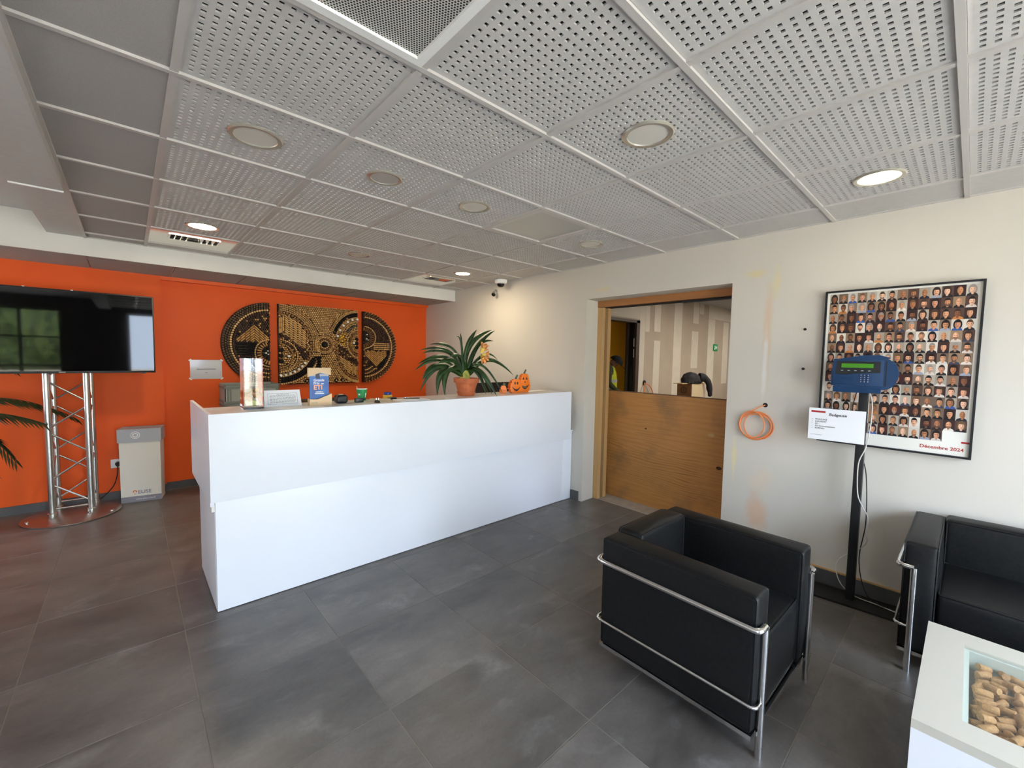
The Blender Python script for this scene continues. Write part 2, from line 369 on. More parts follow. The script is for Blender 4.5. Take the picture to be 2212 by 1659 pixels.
m_blackmetal = M('black_powder_metal', (.012, .012, .012), .45)
m_blackplastic = M('black_plastic', (.012, .012, .013), .35)
m_screen = M('black_glass_screen', (.003, .003, .0035), .035, spec=.5)
m_blue = M('blue_plastic', lin(20, 54, 90), .38)
m_blue_d = M('dark_blue_plastic', lin(16, 42, 88), .35)
m_lcd = M('green_lcd', lin(66, 132, 20), .3)
m_greybtn = M('grey_rubber_button', lin(168, 170, 172), .5)
m_paper = M('white_paper', lin(236, 235, 236), .7)
m_print = M_attr('printed_colours', .45, .3)
m_ink = M('dark_ink', lin(60, 58, 60), .7)
m_inkgrey = M('grey_ink', lin(120, 120, 126), .7)
m_red = M('red_ink', lin(170, 40, 36), .6)
m_terra = M('terracotta', lin(196, 108, 66), .75, noise=(20, .25), bump=(90, .15))
m_leaf = M('glossy_dark_leaf', lin(28, 50, 22), .45, noise=(14, .35, (1, 1, .4)), col2=lin(48, 80, 32))
m_leafbase = M('pale_leaf_base', lin(214, 176, 96), .6, noise=(30, .4), col2=lin(120, 150, 50))
m_palm = M('palm_leaf', lin(54, 62, 30), .45, noise=(9, .4))
m_palmstem = M('palm_stem', lin(110, 110, 50), .5)
m_flower = M('orange_petal', lin(232, 120, 66), .5, noise=(60, .2), col2=lin(244, 190, 110))
m_flower_y = M('yellow_throat', lin(240, 208, 110), .5)
m_brick = M('orange_plastic', lin(244, 124, 22), .35)
m_brick_d = M('dark_brown_plastic', lin(70, 20, 8), .4)
m_brickgreen = M('dull_green_plastic', lin(92, 100, 72), .4)
m_wood_jamb = M('raw_wood', lin(206, 164, 108), .6, noise=(3, .18, (4, 4, .3)))
m_wood_head = M('brown_wood', lin(176, 118, 66), .6, noise=(3, .22, (1, .4, 6)))
m_ply = mat_plywood()
m_ply_edge = M('plywood_edge', lin(120, 86, 52), .7, noise=(40, .3))
m_knot = M('pale_knot', lin(196, 158, 104), .6)
m_knot_d = M('dark_knot', lin(70, 40, 20), .7)
m_thresh = M('bare_screed', lin(182, 168, 150), .9, noise=(12, .2))
m_cable_o = M('orange_cable', lin(238, 142, 84), .5)
m_cable_b = M('black_cable', (.012, .012, .012), .5)
m_cable_w = M('white_cable', lin(205, 200, 190), .5)
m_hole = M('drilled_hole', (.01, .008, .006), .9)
m_plastic_w = M('white_plastic', lin(235, 235, 232), .35)
m_card = M('cardboard', lin(150, 112, 78), .8, noise=(14, .12))
m_card_p = M('pale_cardboard', lin(192, 172, 138), .8)
m_jacket = M('black_cloth', (.008, .007, .009), .8, bump=(30, .4))
m_drywall = M('bare_plasterboard', lin(182, 166, 148), .8, noise=(2, .10))
m_plaster = M('joint_compound', lin(212, 202, 186), .8, noise=(5, .06))
m_brownframe = M('brown_steel_frame', lin(74, 58, 46), .5)
m_yellowwall = M('yellow_wall', lin(214, 160, 34), .7)
m_skin = M('skin', lin(150, 104, 78), .6)
m_hivis = M('hi_vis_yellow', lin(190, 198, 26), .6, bump=(25, .3))
m_trouser = M('dark_trousers', (.012, .013, .018), .8)
m_green = M('green_sign', lin(20, 120, 66), .4, emit=(lin(20, 120, 66), .2))
m_cup = M('green_paper_cup', lin(44, 140, 84), .5)
m_cupw = M('white_cup_rim', lin(240, 238, 230), .5)
m_ply_light = M('light_birch', lin(226, 194, 152), .5, noise=(5, .10, (1, 1, 8)))
m_award = M('blue_print', lin(18, 74, 150), .35, noise=(12, .5), col2=lin(34, 110, 190))
m_award_d = M('navy_print', lin(14, 26, 60), .35)
m_salmon = M('salmon_ink', lin(246, 170, 130), .5)
m_cream = M('cream_card', lin(228, 224, 214), .6, noise=(3, .03))
m_cardgrey = M('grey_card', lin(176, 178, 184), .55)
m_cardgrey_d = M('grey_print', lin(140, 138, 148), .6)
m_logo_o = M('orange_ink', lin(232, 120, 50), .6)
m_crate = M('grey_crate_plastic', lin(158, 160, 152), .55)
m_crate_r = M('grey_crate_rib', lin(120, 122, 116), .55)
m_crate_d = M('grey_crate_recess', lin(96, 98, 95), .6)
m_emitwarm = M('lit_diffuser', (1, .95, .85), .5, emit=((1.0, .84, .58), 105.0))
m_emitdim = M('lit_diffuser_dim', (1, .95, .85), .5, emit=((1.0, .86, .62), 16.0))
m_diff_off = M('unlit_diffuser', lin(214, 210, 200), .35)
m_rim = M('satin_rim', lin(205, 200, 186), .25, metal=.6)
m_panel_frost = M('frosted_panel', lin(178, 178, 172), .3)
m_vent = M('gloss_white_metal', lin(226, 222, 212), .10, metal=.8)
m_venthole = M('dark_duct', (.02, .018, .016), .8)
m_grille = mat_meshgrille()
m_glass = M_pane('clear_glass', (.985, .995, .99), .025)
m_window = M_pane('window_glass', (.98, .98, .98), .03)
m_acryl = M('clear_acrylic', (.97, .98, .97), .02, trans=1, ior=1.46)
m_glassedge = M('green_glass_edge', lin(206, 216, 207), .15)
m_cork = M('cork', lin(196, 150, 98), .8, noise=(160, .3), bump=(200, .3))
m_corkbed = M('grey_shelf', lin(108, 104, 98), .8, noise=(40, .3))
m_hedge = M('hedge_leaves', lin(92, 112, 50), .7, noise=(5, .6), col2=lin(26, 40, 18))
m_paving = M('pale_paving', lin(206, 196, 178), .9, noise=(1, .1))
m_yel = M('yellow_jar', lin(220, 168, 40), .4)
m_bluecap = M('blue_lid', lin(30, 50, 130), .4)
m_beige = M('kraft_folder', lin(198, 176, 146), .7)
m_copper = M('dark_pot', lin(60, 48, 40), .6)
m_soil = M('soil', lin(60, 44, 30), .95)

# ================================================================== SETTING
XW = 2.76; ZC = 2.45; YB = 4.60; YF = -3.50; XL = -3.60
# floor with single tiles
fl = struct(G().box(XL - .1, 12.0, YF - .1, 5.4, -.10, -.0015).build('floor', m_grout, smooth=0))
def tile_mesh(sx, sy):
    return G().bbox(0, sx, 0, sy, -.012, 0, .0012).mesh('floor_tile', m_tile, smooth=0)
PX0, PY0, P = .043, .3157, .6
tcache = {}
gx = [PX0 + P*k for k in range(-7, 5)]; gy = [PY0 + P*k for k in range(-7, 8)]
for i in range(len(gx)):
    for j in range(len(gy)):
        x0, x1 = max(gx[i], XL), min(gx[i] + P, XW + .2); y0, y1 = max(gy[j], YF), min(gy[j] + P, YB)
        if x1 - x0 < .03 or y1 - y0 < .03: continue
        k = (round(x1-x0, 3), round(y1-y0, 3))
        if k not in tcache: tcache[k] = tile_mesh(k[0] - .004, k[1] - .004)
        put('floor_tile', tcache[k], fl, (x0 + .002, y0 + .002, 0))
struct(G().box(2.97, 3.20, .02, 1.44, -.011, .003).build('trim_1', m_thresh, smooth=0))['label'] = 'bare screed strip across the doorway'
struct(G().box(3.20, 12.0, -2.5, 5.3, -.011, -.001).build('floor_next_room', m_slab, smooth=0))

# walls
wr = G()
wr.box(XW, 3.14, YF, .025, 0, 2.75); wr.box(XW, 3.14, 1.435, 4.75, 0, 2.75); wr.box(XW, 3.14, .025, 1.435, 2.12, 2.75)
wall_r = struct(wr.build('wall_right', m_wall, smooth=0))
wb = G(); wb.box(-.47, XW, YB, YB + .15, 0, 2.75)
wall_b = struct(wb.build('wall_back', m_orange, smooth=0))
wall_b2 = struct(G().box(XL, -.47, 4.54, YB + .15, 0, 2.75).build('wall_back_left', m_orange, smooth=0))
struct(G().box(-.47, XW, 4.54, YB, 2.262, 2.30).build('trim_2', m_orange_d, smooth=0))
struct(G().box(XL, -.47, 4.527, 4.54, 0, .075).build('baseboard_back_left', m_plinth, smooth=0))
struct(G().box(-.47, XW, 4.587, YB, 0, .075).build('baseboard_back', m_plinth, smooth=0))
struct(G().box(2.747, XW, -3.4, -.60, 0, .098).build('baseboard_right', m_plinth, smooth=0))
struct(G().box(2.744, XW, -3.4, -.52, .098, .106).build('trim_3', m_wood_jamb, smooth=0))
struct(G().box(2.747, XW, 1.475, 1.58, .0, .10).build('baseboard_right_end', m_plinth, smooth=0))
struct(G().prism([(-.44, .03), (-.585, .03), (-.60, .055), (-.59, .10), (-.44, .10)], lambda a, b, t: (2.728 + .03*t, a, b)).build('trim_4', m_wood_jamb, smooth=0))['label'] = 'broken piece of raw wood skirting'
wl = G(); wl.box(XL - .15, XL, YF, 3.45, 0, 2.75); wl.box(XL - .15, XL, 4.25, YB + .15, 0, 2.75); wl.box(XL - .15, XL, 3.45, 4.25, 2.1, 2.75); wl.box(XL - .15, XL, 3.45, 4.25, 0, .90)
struct(wl.build('wall_left', m_white, smooth=0))
# front wall behind the camera, with a glazed door and a shop window
wf = G()
wf.box(XL - .15, -3.5, YF - .15, YF, 0, 2.75); wf.box(-1.75, -.75, YF - .15, YF, 0, 2.75); wf.box(2.3, 3.2, YF - .15, YF, 0, 2.75)
wf.box(-3.5, -1.75, YF - .15, YF, 2.35, 2.75); wf.box(-.75, 2.3, YF - .15, YF, 2.35, 2.75); wf.box(-.75, 2.3, YF - .15, YF, 0, .12)
struct(wf.build('wall_front', M('dark_brown_wall', lin(74, 68, 62), .7), smooth=0))
def window(name, x0, x1, z0, z1, nx, nz, mt):
    g = G(); y0, y1 = YF - .10, YF - .04; b = .05
    g.box(x0, x1, y0, y1, z0, z0 + b); g.box(x0, x1, y0, y1, z1 - b, z1); g.box(x0, x0 + b, y0, y1, z0 + b, z1 - b); g.box(x1 - b, x1, y0, y1, z0 + b, z1 - b)
    for k in range(1, nx): xx = x0 + (x1 - x0)*k/nx; g.box(xx - .025, xx + .025, y0, y1, z0 + b, z1 - b)
    for k in range(1, nz): zz = z0 + (z1 - z0)*k/nz; g.box(x0 + b, x1 - b, y0 + .005, y1 - .005, zz - .018, zz + .018)
    o = struct(g.build(name, mt, smooth=0))
    for a in range(nx):
        xa, xb = x0 + (x1 - x0)*a/nx + .01, x0 + (x1 - x0)*(a+1)/nx - .01
        G().box(xa, xb, YF - .072, YF - .068, z0 + .02, z1 - .02).build('pane', m_window, o, smooth=0)
    return o
window('window_1', -.75, 2.3, .12, 2.35, 3, 1, m_plastic_w)
window('door_1', -3.5, -1.75, 0, 2.35, 3, 4, m_blackmetal)
w2 = window('window_2', 0, .8, .90, 2.1, 1, 1, m_plastic_w)       # left wall, lighting the orange wall
w2.matrix_world = Matrix.Translation((XL - .07, 3.45, 0)) @ Matrix.Rotation(PI/2, 4, 'Z') @ Matrix.Translation((0, -(YF - .07), 0))
# outside
struct(G().box(-40, 40, -40, YF - .16, -.25, -.10).box(-40, XL - .16, YF - .16, 40, -.25, -.10).build('ground_outside', m_paving, smooth=0))
struct(G().box(-20, 20, -13.2, -12.9, -.1, .75).build('garden_wall', m_paving, smooth=0))
def hedge(x, y, sx, sy, h, label):
    g = G(); random.seed(int(x*10) + 5)
    bm = bmesh.new(); bmesh.ops.create_icosphere(bm, subdivisions=4, radius=1)
    from mathutils import noise as nz
    for v in bm.verts:
        d = 1 + .35*nz.noise(v.co*2.3 + Vector((x, y, 0))) + .2*nz.noise(v.co*6)
        v.co = Vector((v.co.x*sx*d, v.co.y*sy*d, max(0, (v.co.z*.5 + .5)*h*d)))
    m = bpy.data.meshes.new('foliage'); bm.to_mesh(m); bm.free(); m.materials.append(m_hedge); m.shade_smooth()
    o = put('shrub', m, None, (x, y, -.12)); tag(o, label, 'shrub', 'shrubs outside the entrance')
for (x, y, sx, sy, h) in ((-7.5, -15.0, 1.9, 1.1, 4.3), (-3.0, -15.0, 1.8, 1.1, 4.3), (3.4, -15.0, 1.8, 1.1, 4.2), (8.0, -15.0, 1.9, 1.1, 4.3), (-10.3, -18.2, 1.7, 1.1, 4.4), (-5.2, -18.2, 1.8, 1.1, 4.4)):
    hedge(x, y, sx, sy, h, 'leafy green shrub outside beyond the paving' if y > -16 else 'leafy green shrub outside in the row behind the other shrubs')

# ceiling ------------------------------------------------------------------
ceil = struct(G().box(XL - .15, 3.2, YF - .15, YB + .15, 2.75, 2.9).build('ceiling', m_slab, smooth=0))
HP, HN, HS = .0304, 18, .0135
def perf_mesh():
    g = G(); s = .288; c0 = .3 - HP*(HN-1)/2
    xs = [.012]
    for k in range(HN): xs += [c0 + HP*k - HS/2, c0 + HP*k + HS/2]
    xs.append(.588); n = len(xs); V = []; F = []
    for y in xs:
        for x in xs: V.append((x, y, 0))
    for j in range(n-1):
        for i in range(n-1):
            if i % 2 == 1 and j % 2 == 1: continue
            F.append((j*n+i, (j+1)*n+i, (j+1)*n+i+1, j*n+i+1))
    g.add(V, F)
    t = .0055
    for b in range(HN):
        for a in range(HN):
            x0, x1, y0, y1 = xs[1+2*a], xs[2+2*a], xs[1+2*b], xs[2+2*b]
            g.add([(x0,y0,0),(x1,y0,0),(x1,y1,0),(x0,y1,0),(x0,y0,t),(x1,y0,t),(x1,y1,t),(x0,y1,t)], [(0,1,5,4),(1,2,6,5),(2,3,7,6),(3,0,4,7)])
    g.cur = 1
    g.box(.005, .595, .005, .595, t, t + .01)
    return g.mesh('ceiling_tile', [m_ceil, m_black_void], smooth=0, fix=False)
perf = perf_mesh()
ZT = ZC + .007
def plain_tile(x0, x1, y0, y1, z=ZT, mt=None):
    G().box(x0 + .004, x1 - .004, y0 + .004, y1 - .004, z, z + .012).build('ceiling_tile', mt or m_ceilmin, ceil, smooth=0)
skip = {(-1, -1), (2, 1), (-1, 5), (3, 5)}
ysr = [(-3.5, -3.0)] + [(-3.0 + .6*k, -2.4 + .6*k) for k in range(11)] + [(3.6, 3.805)]
for (y0, y1) in ysr:
    j = round(y0/.6)
    for i in range(-1, 4):
        if (i, j) in skip and abs(y1 - y0 - .6) < 1e-6: continue
        if abs(y1 - y0 - .6) < 1e-6: put('ceiling_tile', perf, ceil, (i*.6, y0, ZT))
        else: plain_tile(i*.6, i*.6 + .6, y0, y1, mt=m_ceil)
    plain_tile(-.98, -.6, y0, y1); plain_tile(2.4, XW, y0, y1, mt=m_ceil)
def rail(x0, x1, y0, y1, z=ZC):
    G().box(x0, x1, y0, y1, z - .001, z + .022).build('ceiling_rail', m_rail, ceil, smooth=0)
for k in range(-1, 5): rail(k*.6 - .012, k*.6 + .012, YF, 3.805)
for k in range(-5, 7): rail(-.98, XW, k*.6 - .011, k*.6 + .011, ZC - .0015)
rail(XW - .018, XW, YF, 3.805, ZC + .002); rail(-.98, XW, 3.79, 3.806, ZC + .002)
rail(-.992, -.972, YF, 3.805, ZC - .004)
# dropped strip along the left, and the higher ceiling beyond it
struct(G().box(-1.19, -.985, YF, 2.245, 2.40, 2.60).build('ceiling_soffit', m_ceil, smooth=0))
struct(G().box(-1.19, -.985, 2.235, 2.247, 2.392, 2.41).build('trim_5', m_plastic_w, smooth=0))
struct(G().box(-1.20, -.99, 2.247, 3.805, 2.45, 2.60).build('ceiling_soffit_end', m_ceil, smooth=0))
struct(G().box(XL, -1.19, YF, 3.805, 2.60, 2.66).build('ceiling_high', m_ceil, smooth=0))
struct(G().box(XL, XW, 3.805, 4.62, 2.312, 2.75).build('ceiling_beam', m_white, smooth=0))
sof = struct(G().box(XL, XW, 3.806, 3.822, 2.30, 2.312).build('trim_6', m_white, smooth=0))
bx = [XL, -2.764, -2.171, -1.578] + [-.985 + .593*k for k in range(6)] + [2.36, XW]
for a, b in zip(bx[:-1], bx[1:]):
    if b - a > .05: G().box(a + .006, b - .006, 3.825, 4.6, 2.301, 2.311).build('soffit_tile', m_ceilmin, sof, smooth=0)

# ------------------------------------------------------------------ ceiling fixtures
def downlight(x, y, lit, R=.107, label='', deep=False, lamp=None):
    t = thing('downlight', label, 'light', (x, y, ZT), 0, 'round ceiling lights')
    z = 0
    G().lathe([(R, z), (R, z - .004), (R - .006, z - .009), (R*.80, z - .007), (R*.76, z - .001)], 40).build('rim', m_rim, t)
    if lit:
        G().lathe([(R*.79, -.0045), (0.0, -.0065)], 40).build('diffuser', lamp or m_emitwarm, t)
    else:
        G().lathe([(R*.79, -.003), (0.0, -.004)], 40).build('diffuser', m_panel_frost if deep else m_diff_off, t)
downlight(-.3, .9, False, label='unlit round ceiling light with wide rim nearest the honeycomb grille')
downlight(.3, .9, False, .092, 'unlit recessed round ceiling light with frosted glass and narrow rim', True)
downlight(.9, .9, False, .10, 'unlit round ceiling light one tile from the square frosted panel')
downlight(.9, -.3, False, label='unlit round ceiling light halfway between the grille and the lit lamp over the poster')
downlight(2.1, -.9, True, label='lit warm round ceiling light above the portrait poster', lamp=m_emitdim)
downlight(-.3, 2.7, True, label='lit warm round ceiling light beside an air vent over the truss stand end')
downlight(.9, 2.7, False, .10, 'unlit round ceiling light between the two lit lamps near the white beam')
downlight(2.1, 2.7, True, .10, 'lit warm round ceiling light near the dome camera')
downlight(2.1, .9, False, .10, 'unlit round ceiling light between the frosted panel and the doorway wall')
# honeycomb return-air grille
t = thing('air_return_grille', 'square honeycomb perforated metal return-air grille in pale frame', 'vent', (-.3, -.3, ZC))
g = G()
for (a, b, c, d) in ((-.29, .29, -.29, -.262), (-.29, .29, .262, .29), (-.29, -.262, -.262, .262), (.262, .29, -.262, .262)): g.box(a, b, c, d, -.004, .010)
g.build('frame', m_plastic_w, t, smooth=0)
G().box(-.263, .263, -.263, .263, .006, .012).build('perforated_panel', m_grille, t, smooth=0)
# frosted square panel
t = thing('frosted_ceiling_panel', 'square unlit frosted ceiling light panel with pale metal frame', 'light panel', (1.5, .9, ZC))
g = G()
for (a, b, c, d) in ((-.288, .288, -.288, -.25), (-.288, .288, .25, .288), (-.288, -.25, -.25, .25), (.25, .288, -.25, .25)): g.box(a, b, c, d, -.003, .012)
g.build('frame', m_rail, t, smooth=0)
G().box(-.251, .251, -.251, .251, .008, .012).build('frosted_pane', m_panel_frost, t, smooth=0)
# two glossy diffuser plates with curved-vane vents
def air_vent(x, y, label):
    t = thing('air_vent', label, 'vent', (x, y, ZC + .004), 0, 'air vents by the white beam')
    g = G(); hx, hy = .16, .085; cy = -.09
    g.box(-.288, .288, -.288, cy - hy, 0, .008); g.box(-.288, .288, cy + hy, .288, 0, .008)
    g.box(-.288, -hx, cy - hy, cy + hy, 0, .008); g.box(hx, .288, cy - hy, cy + hy, 0, .008)
    g.build('plate', m_vent, t, smooth=0)
    G().box(-hx, hx, cy - hy, cy + hy, .045, .05).build('duct', m_venthole, t, smooth=0)
    g = G(); b = .012
    g.box(-hx, hx, cy - hy - b, cy - hy, -.006, .045); g.box(-hx, hx, cy + hy, cy + hy + b, -.006, .045)
    g.box(-hx - b, -hx, cy - hy, cy + hy, -.006, .045); g.box(hx, hx + b, cy - hy, cy + hy, -.006, .045)
    g.build('collar', m_vent, t, smooth=0)
    for k in range(8):
        u = -.138 + k*.0395; sgn = -1 if k < 4 else 1
        prof = [(u + sgn*.035*((q/4)**2), .042 - .046*q/4) for q in range(5)]
        poly = prof + [(a + .0025, b_) for a, b_ in reversed(prof)]
        G().prism(poly, lambda a, b_, tt: (a, cy - hy + .002 + (2*hy - .004)*tt, b_)).build('vane', m_vent, t, smooth=50)
air_vent(-.3, 3.3, 'glossy white air vent plate with curved vanes beside the lit lamp over the truss stand')
air_vent(2.1, 3.3, 'glossy white air vent plate with curved vanes near the dome camera corner')
# dome camera and chrome sensor on the right wall
t = thing('dome_camera', 'small white dome security camera where ceiling meets the wall', 'camera', (2.64, 2.66, ZC))
G().lathe([(.075, 0), (.075, -.022), (.068, -.04), (.05, -.047)], 28).build('housing', m_plastic_w, t)
g = G(); g.lathe([(.046, -.040), (.044, -.062), (.034, -.078), (.018, -.086), (0, -.088)], 24); g.build('dome', m_screen, t)
t = thing('wall_sensor', 'small chrome and black sensor fixed high on the wall below the dome camera', 'sensor', (XW, 2.88, 2.345))
G().cyl((0, 0, 0), (-.02, 0, 0), .03, 20).build('rosette', m_chrome, t)
G().tube([(-.02, 0, 0), (-.045, -.02, -.02), (-.075, -.03, -.045)], [.02, .024, .028], 16).build('head', m_chrome, t)
G().cyl((-.0751, -.03, -.0451), (-.083, -.033, -.052), .024, 16).build('lens', m_blackplastic, t)

# ------------------------------------------------------------------ doorway: frame, plywood
t = struct(G().box(2.95, 3.0, 1.375, 1.435, .003, 2.05).build('door_2', m_wood_jamb, smooth=0)); t['label'] = 'raw wood pocket door frame'
G().box(3.045, 3.10, 1.37, 1.435, .003, 2.05).build('jamb', m_wood_jamb, t, smooth=0)
G().box(3.0, 3.045, 1.425, 1.435, .003, 2.05).build('slot', m_hole, t, smooth=0)
G().box(2.945, 3.0, .025, 1.435, 2.055, 2.119).build('head_board', m_wood_head, t, smooth=0)
G().box(3.0, 3.10, .025, 1.435, 2.05, 2.119).build('track_void', m_hole, t, smooth=0)
G().box(3.01, 3.05, .025, .55, 2.035, 2.05).build('track', m_blackmetal, t, smooth=0)
G().box(2.96, 3.10, .025, .06, .003, 2.05).build('jamb', m_wood_jamb, t, smooth=0)
t = thing('plywood_sheet', 'weathered pine plywood sheet closing off the lower half of the doorway', 'plywood', (3.19, .74, .002))
G().box(-.009, .009, -.80, .80, 0, 1.168).build('board', m_ply, t, smooth=0)
G().box(-.0095, .0095, -.80, .80, 1.162, 1.171).build('top_edge', m_ply_edge, t, smooth=0)
for (y, z, a, mt) in ((-.44, .83, .030, m_knot), (-.52, .54, .026, m_knot_d), (-.42, .045, .03, m_knot), (.22, .80, .012, m_knot_d)):
    G().prism([(a*math.cos(k*PI/8), a*.6*math.sin(k*PI/8)) for k in range(16)], lambda p, q, tt: (-.0089 - .0006*tt, y + p, z + q)).build('knot', mt, t, smooth=0)

# ------------------------------------------------------------------ next room and hall
wall_n = G(); wall_n.box(3.14, 4.72, 2.60, 2.72, 0, 2.75); wall_n.box(5.70, 12, 2.60, 2.72, 0, 2.75); wall_n.box(4.72, 5.70, 2.60, 2.72, 2.175, 2.75)
wn = struct(wall_n.build('wall_next_room', m_drywall, smooth=0))
def band(x0, x1, z0, z1): G().bbox(x0, x1, 2.5975, 2.6, z0, z1, .001).build('plaster_band', m_plaster, wn, smooth=0)
for (x0, x1, z0, z1) in ((5.72, 5.90, 0, 2.7), (6.21, 6.43, 2.02, 2.7), (6.22, 6.44, .3, 1.86), (6.94, 7.26, 0, 2.7), (7.74, 7.99, 2.27, 2.7), (7.70, 8.0, 1.36, 2.11),
                         (8.02, 8.22, 2.48, 2.7), (8.47, 8.81, 0, 2.415), (9.27, 9.57, 1.0, 2.4), (4.72, 5.718, 2.20, 2.7), (8.47, 10.5, 2.42, 2.7), (5.902, 6.05, 2.0, 2.7)): band(x0, x1, z0, z1)
struct(G().box(3.14, 12, -2.6, 2.60, 2.70, 2.8).build('ceiling_next_room', m_ceilmin, smooth=0))
struct(G().box(12, 12.1, -2.6, 5.3, 0, 2.8).build('wall_next_room_end', m_drywall, smooth=0))
struct(G().box(3.14, 12, -2.6, -2.5, 0, 2.8).build('wall_next_room_front', m_drywall, smooth=0))
struct(G().box(3.14, 12, 5.1, 5.2, 0, 2.75).build('wall_hall', m_yellowwall, smooth=0))
struct(G().box(3.14, 12, 2.6, 5.2, 2.75, 2.85).build('ceiling_hall', m_slab, smooth=0))
struct(G().box(3.14, 3.2, 2.72, 5.2, 0, 2.75).build('wall_hall_side', m_yellowwall, smooth=0))
# dark steel door frame in the next room's wall
d = G(); d.box(5.60, 5.70, 2.575, 2.74, 0, 2.175); d.box(4.72, 4.78, 2.575, 2.74, 0, 2.175); d.box(4.72, 5.70, 2.575, 2.74, 2.13, 2.175)
dd = struct(d.build('door_3', m_brownframe, smooth=0)); dd['label'] = 'dark brown steel door frame'
G().box(5.585, 5.60, 2.62, 2.70, 0, 2.13).build('gasket', m_blackplastic, dd, smooth=0)
for z in (1.80, 1.62):
    G().cyl((5.578, 2.61, z - .07), (5.578, 2.61, z + .07), .009, 8).build('hinge', m_chrome, dd)
G().box(5.53, 5.60, 2.70, 2.74, 0, 2.13).build('door_stop', m_brownframe, dd, smooth=0)
# unseen lamps added to light the next room and the hall
def fill_panel(x, y, z, s, power, col, label):
    t = thing('fill_lamp', label, 'light', (x, y, z))
    G().box(-s/2, s/2, -s/2, s/2, -.03, 0).build('housing', m_plastic_w, t, smooth=0)
    G().box(-s/2 + .02, s/2 - .02, -s/2 + .02, s/2 - .02, -.034, -.03).build('diffuser', M('fill_glow', (1, 1, 1), .5, emit=(col, power)), t, smooth=0)
fill_panel(6.6, .6, 2.70, .6, 34, (1, .93, .82), 'unseen square fill lamp added to light the unfinished next room')
fill_panel(9.2, .9, 2.70, .6, 20, (1, .93, .82), 'unseen square fill lamp added at the far end of the unfinished room')
fill_panel(6.9, 4.2, 2.75, .25, 60, (1, .85, .45), 'small unseen fill lamp added to light the yellow hall')
G().box(4.2, 6.6, 5.02, 5.1, 2.20, 2.235).build('trim_7', m_yellowwall, smooth=0)['kind'] = 'structure'
# cardboard box, board, jacket
t = thing('cardboard_box', 'brown cardboard box with a round mark standing in the unfinished room', 'box', (6.60, 2.08, .56))
G().bbox(-.225, .235, -.13, .13, 0, .555, .004).build('carton', [m_card], t)
G().box(-.224, .236, -.1312, -.1305, 0, .552).build('lit_side', m_card_p, t, smooth=0)  # face painted paler to stand for the light falling on it
ring = [(math.cos(k*PI/12), math.sin(k*PI/12)) for k in range(24)]
g = G()
for k in range(24):
    a, b = ring[k], ring[(k+1) % 24]
    g.add([(-.2262, .01 + a[0]*.055, .44 + a[1]*.055), (-.2262, .01 + b[0]*.055, .44 + b[1]*.055), (-.2262, .01 + b[0]*.045, .44 + b[1]*.045), (-.2262, .01 + a[0]*.045, .44 + a[1]*.045)], [(0, 1, 2, 3)])
g.build('round_mark', m_ink, t, smooth=0)
text_part('lettering', 'A', .07, m_ink, frame_M((-.2262, .035, .418), (0, -1, 0), (0, 0, 1)), t)
t = thing('wooden_crate', 'tall pale crate holding up the brown cardboard box', 'crate', (6.60, 2.08, 0))
g = G(); g.box(-.27, .27, -.17, .17, 0, .56); g.build('crate_body', m_card_p, t, smooth=0)
tag(put('thin_board', G().box(-.42, .62, -.10, .06, 0, .012).mesh('thin_board', m_ply_light, smooth=0), None, (6.55, 2.10, 1.115)), 'thin pale board laid on top of the cardboard box', 'board')
t = thing('jacket', 'black jacket heaped over the cardboard box with one sleeve hanging', 'jacket', (6.58, 2.05, 1.127))
bm = bmesh.new(); bmesh.ops.create_icosphere(bm, subdivisions=4, radius=1)
from mathutils import noise as nzz
for v in bm.verts:
    d_ = 1 + .12*nzz.noise(v.co*2.2 + Vector((4, 0, 0))) + .06*nzz.noise(v.co*5)
    z = max(0, v.co.z) ** .8
    v.co = Vector((v.co.x*.30*d_, v.co.y*.13*d_, .001 + z*.185*d_*(1 - .25*max(0, v.co.x))))
mj = bpy.data.meshes.new('body'); bm.to_mesh(mj); bm.free(); mj.materials.append(m_jacket); mj.shade_smooth(); put('body', mj, t)
g = G().tube(spline([(.12, -.04, .10), (.24, -.10, .075), (.30, -.155, .0), (.325, -.175, -.10), (.345, -.18, -.18), (.36, -.185, -.25)], 5), [.075, .078, .078, .076, .074, .072, .070, .068, .066, .064, .062, .062, .060, .060, .058, .058, .056, .056, .054, .053, .052, .050, .048, .046, .044, .03], 16)
g.v = [tuple(Vector((p[0], p[1]*.75 - .045, p[2])) + nzz.noise_vector(Vector(p)*11)*.013) for p in g.v]
g.build('sleeve', m_jacket, t, smooth=70)
# green exit sign, black socket with orange cable loop
t = thing('exit_sign', 'small green emergency exit sign on the unfinished wall', 'sign', (8.86, 2.597, 1.81))
G().bbox(-.11, .11, -.012, 0, -.075, .075, .003).build('plate', m_green, t)
G().prism([(-.08, -.04), (-.03, -.05), (-.01, 0), (-.04, .05), (-.07, .03), (-.05, 0)], lambda a, b, tt: (a + .01, -.0122 - .001*tt, b)).build('running_mark', m_plastic_w, t, smooth=0)
G().prism([(.02, -.02), (.05, -.02), (.05, -.05), (.09, 0), (.05, .05), (.05, .02), (.02, .02)], lambda a, b, tt: (a, -.0122 - .001*tt, b)).build('arrow_mark', m_plastic_w, t, smooth=0)
t = thing('cable_outlet', 'black wall hole with a loop of orange cable beside the brown door frame', 'cable', (5.93, 2.596, 1.11))
G().cyl((0, 0, 0), (0, -.012, 0), .045, 18).build('back_box', m_blackplastic, t)
G().tube(spline([(0, -.012, 0), (-.06, -.05, -.06), (-.10, -.06, -.2), (-.08, -.06, -.34), (.10, -.06, -.36), (.22, -.06, -.22), (.12, -.05, -.06), (.01, -.012, -.01)], 6), .009, 6).build('cable', m_cable_o, t)

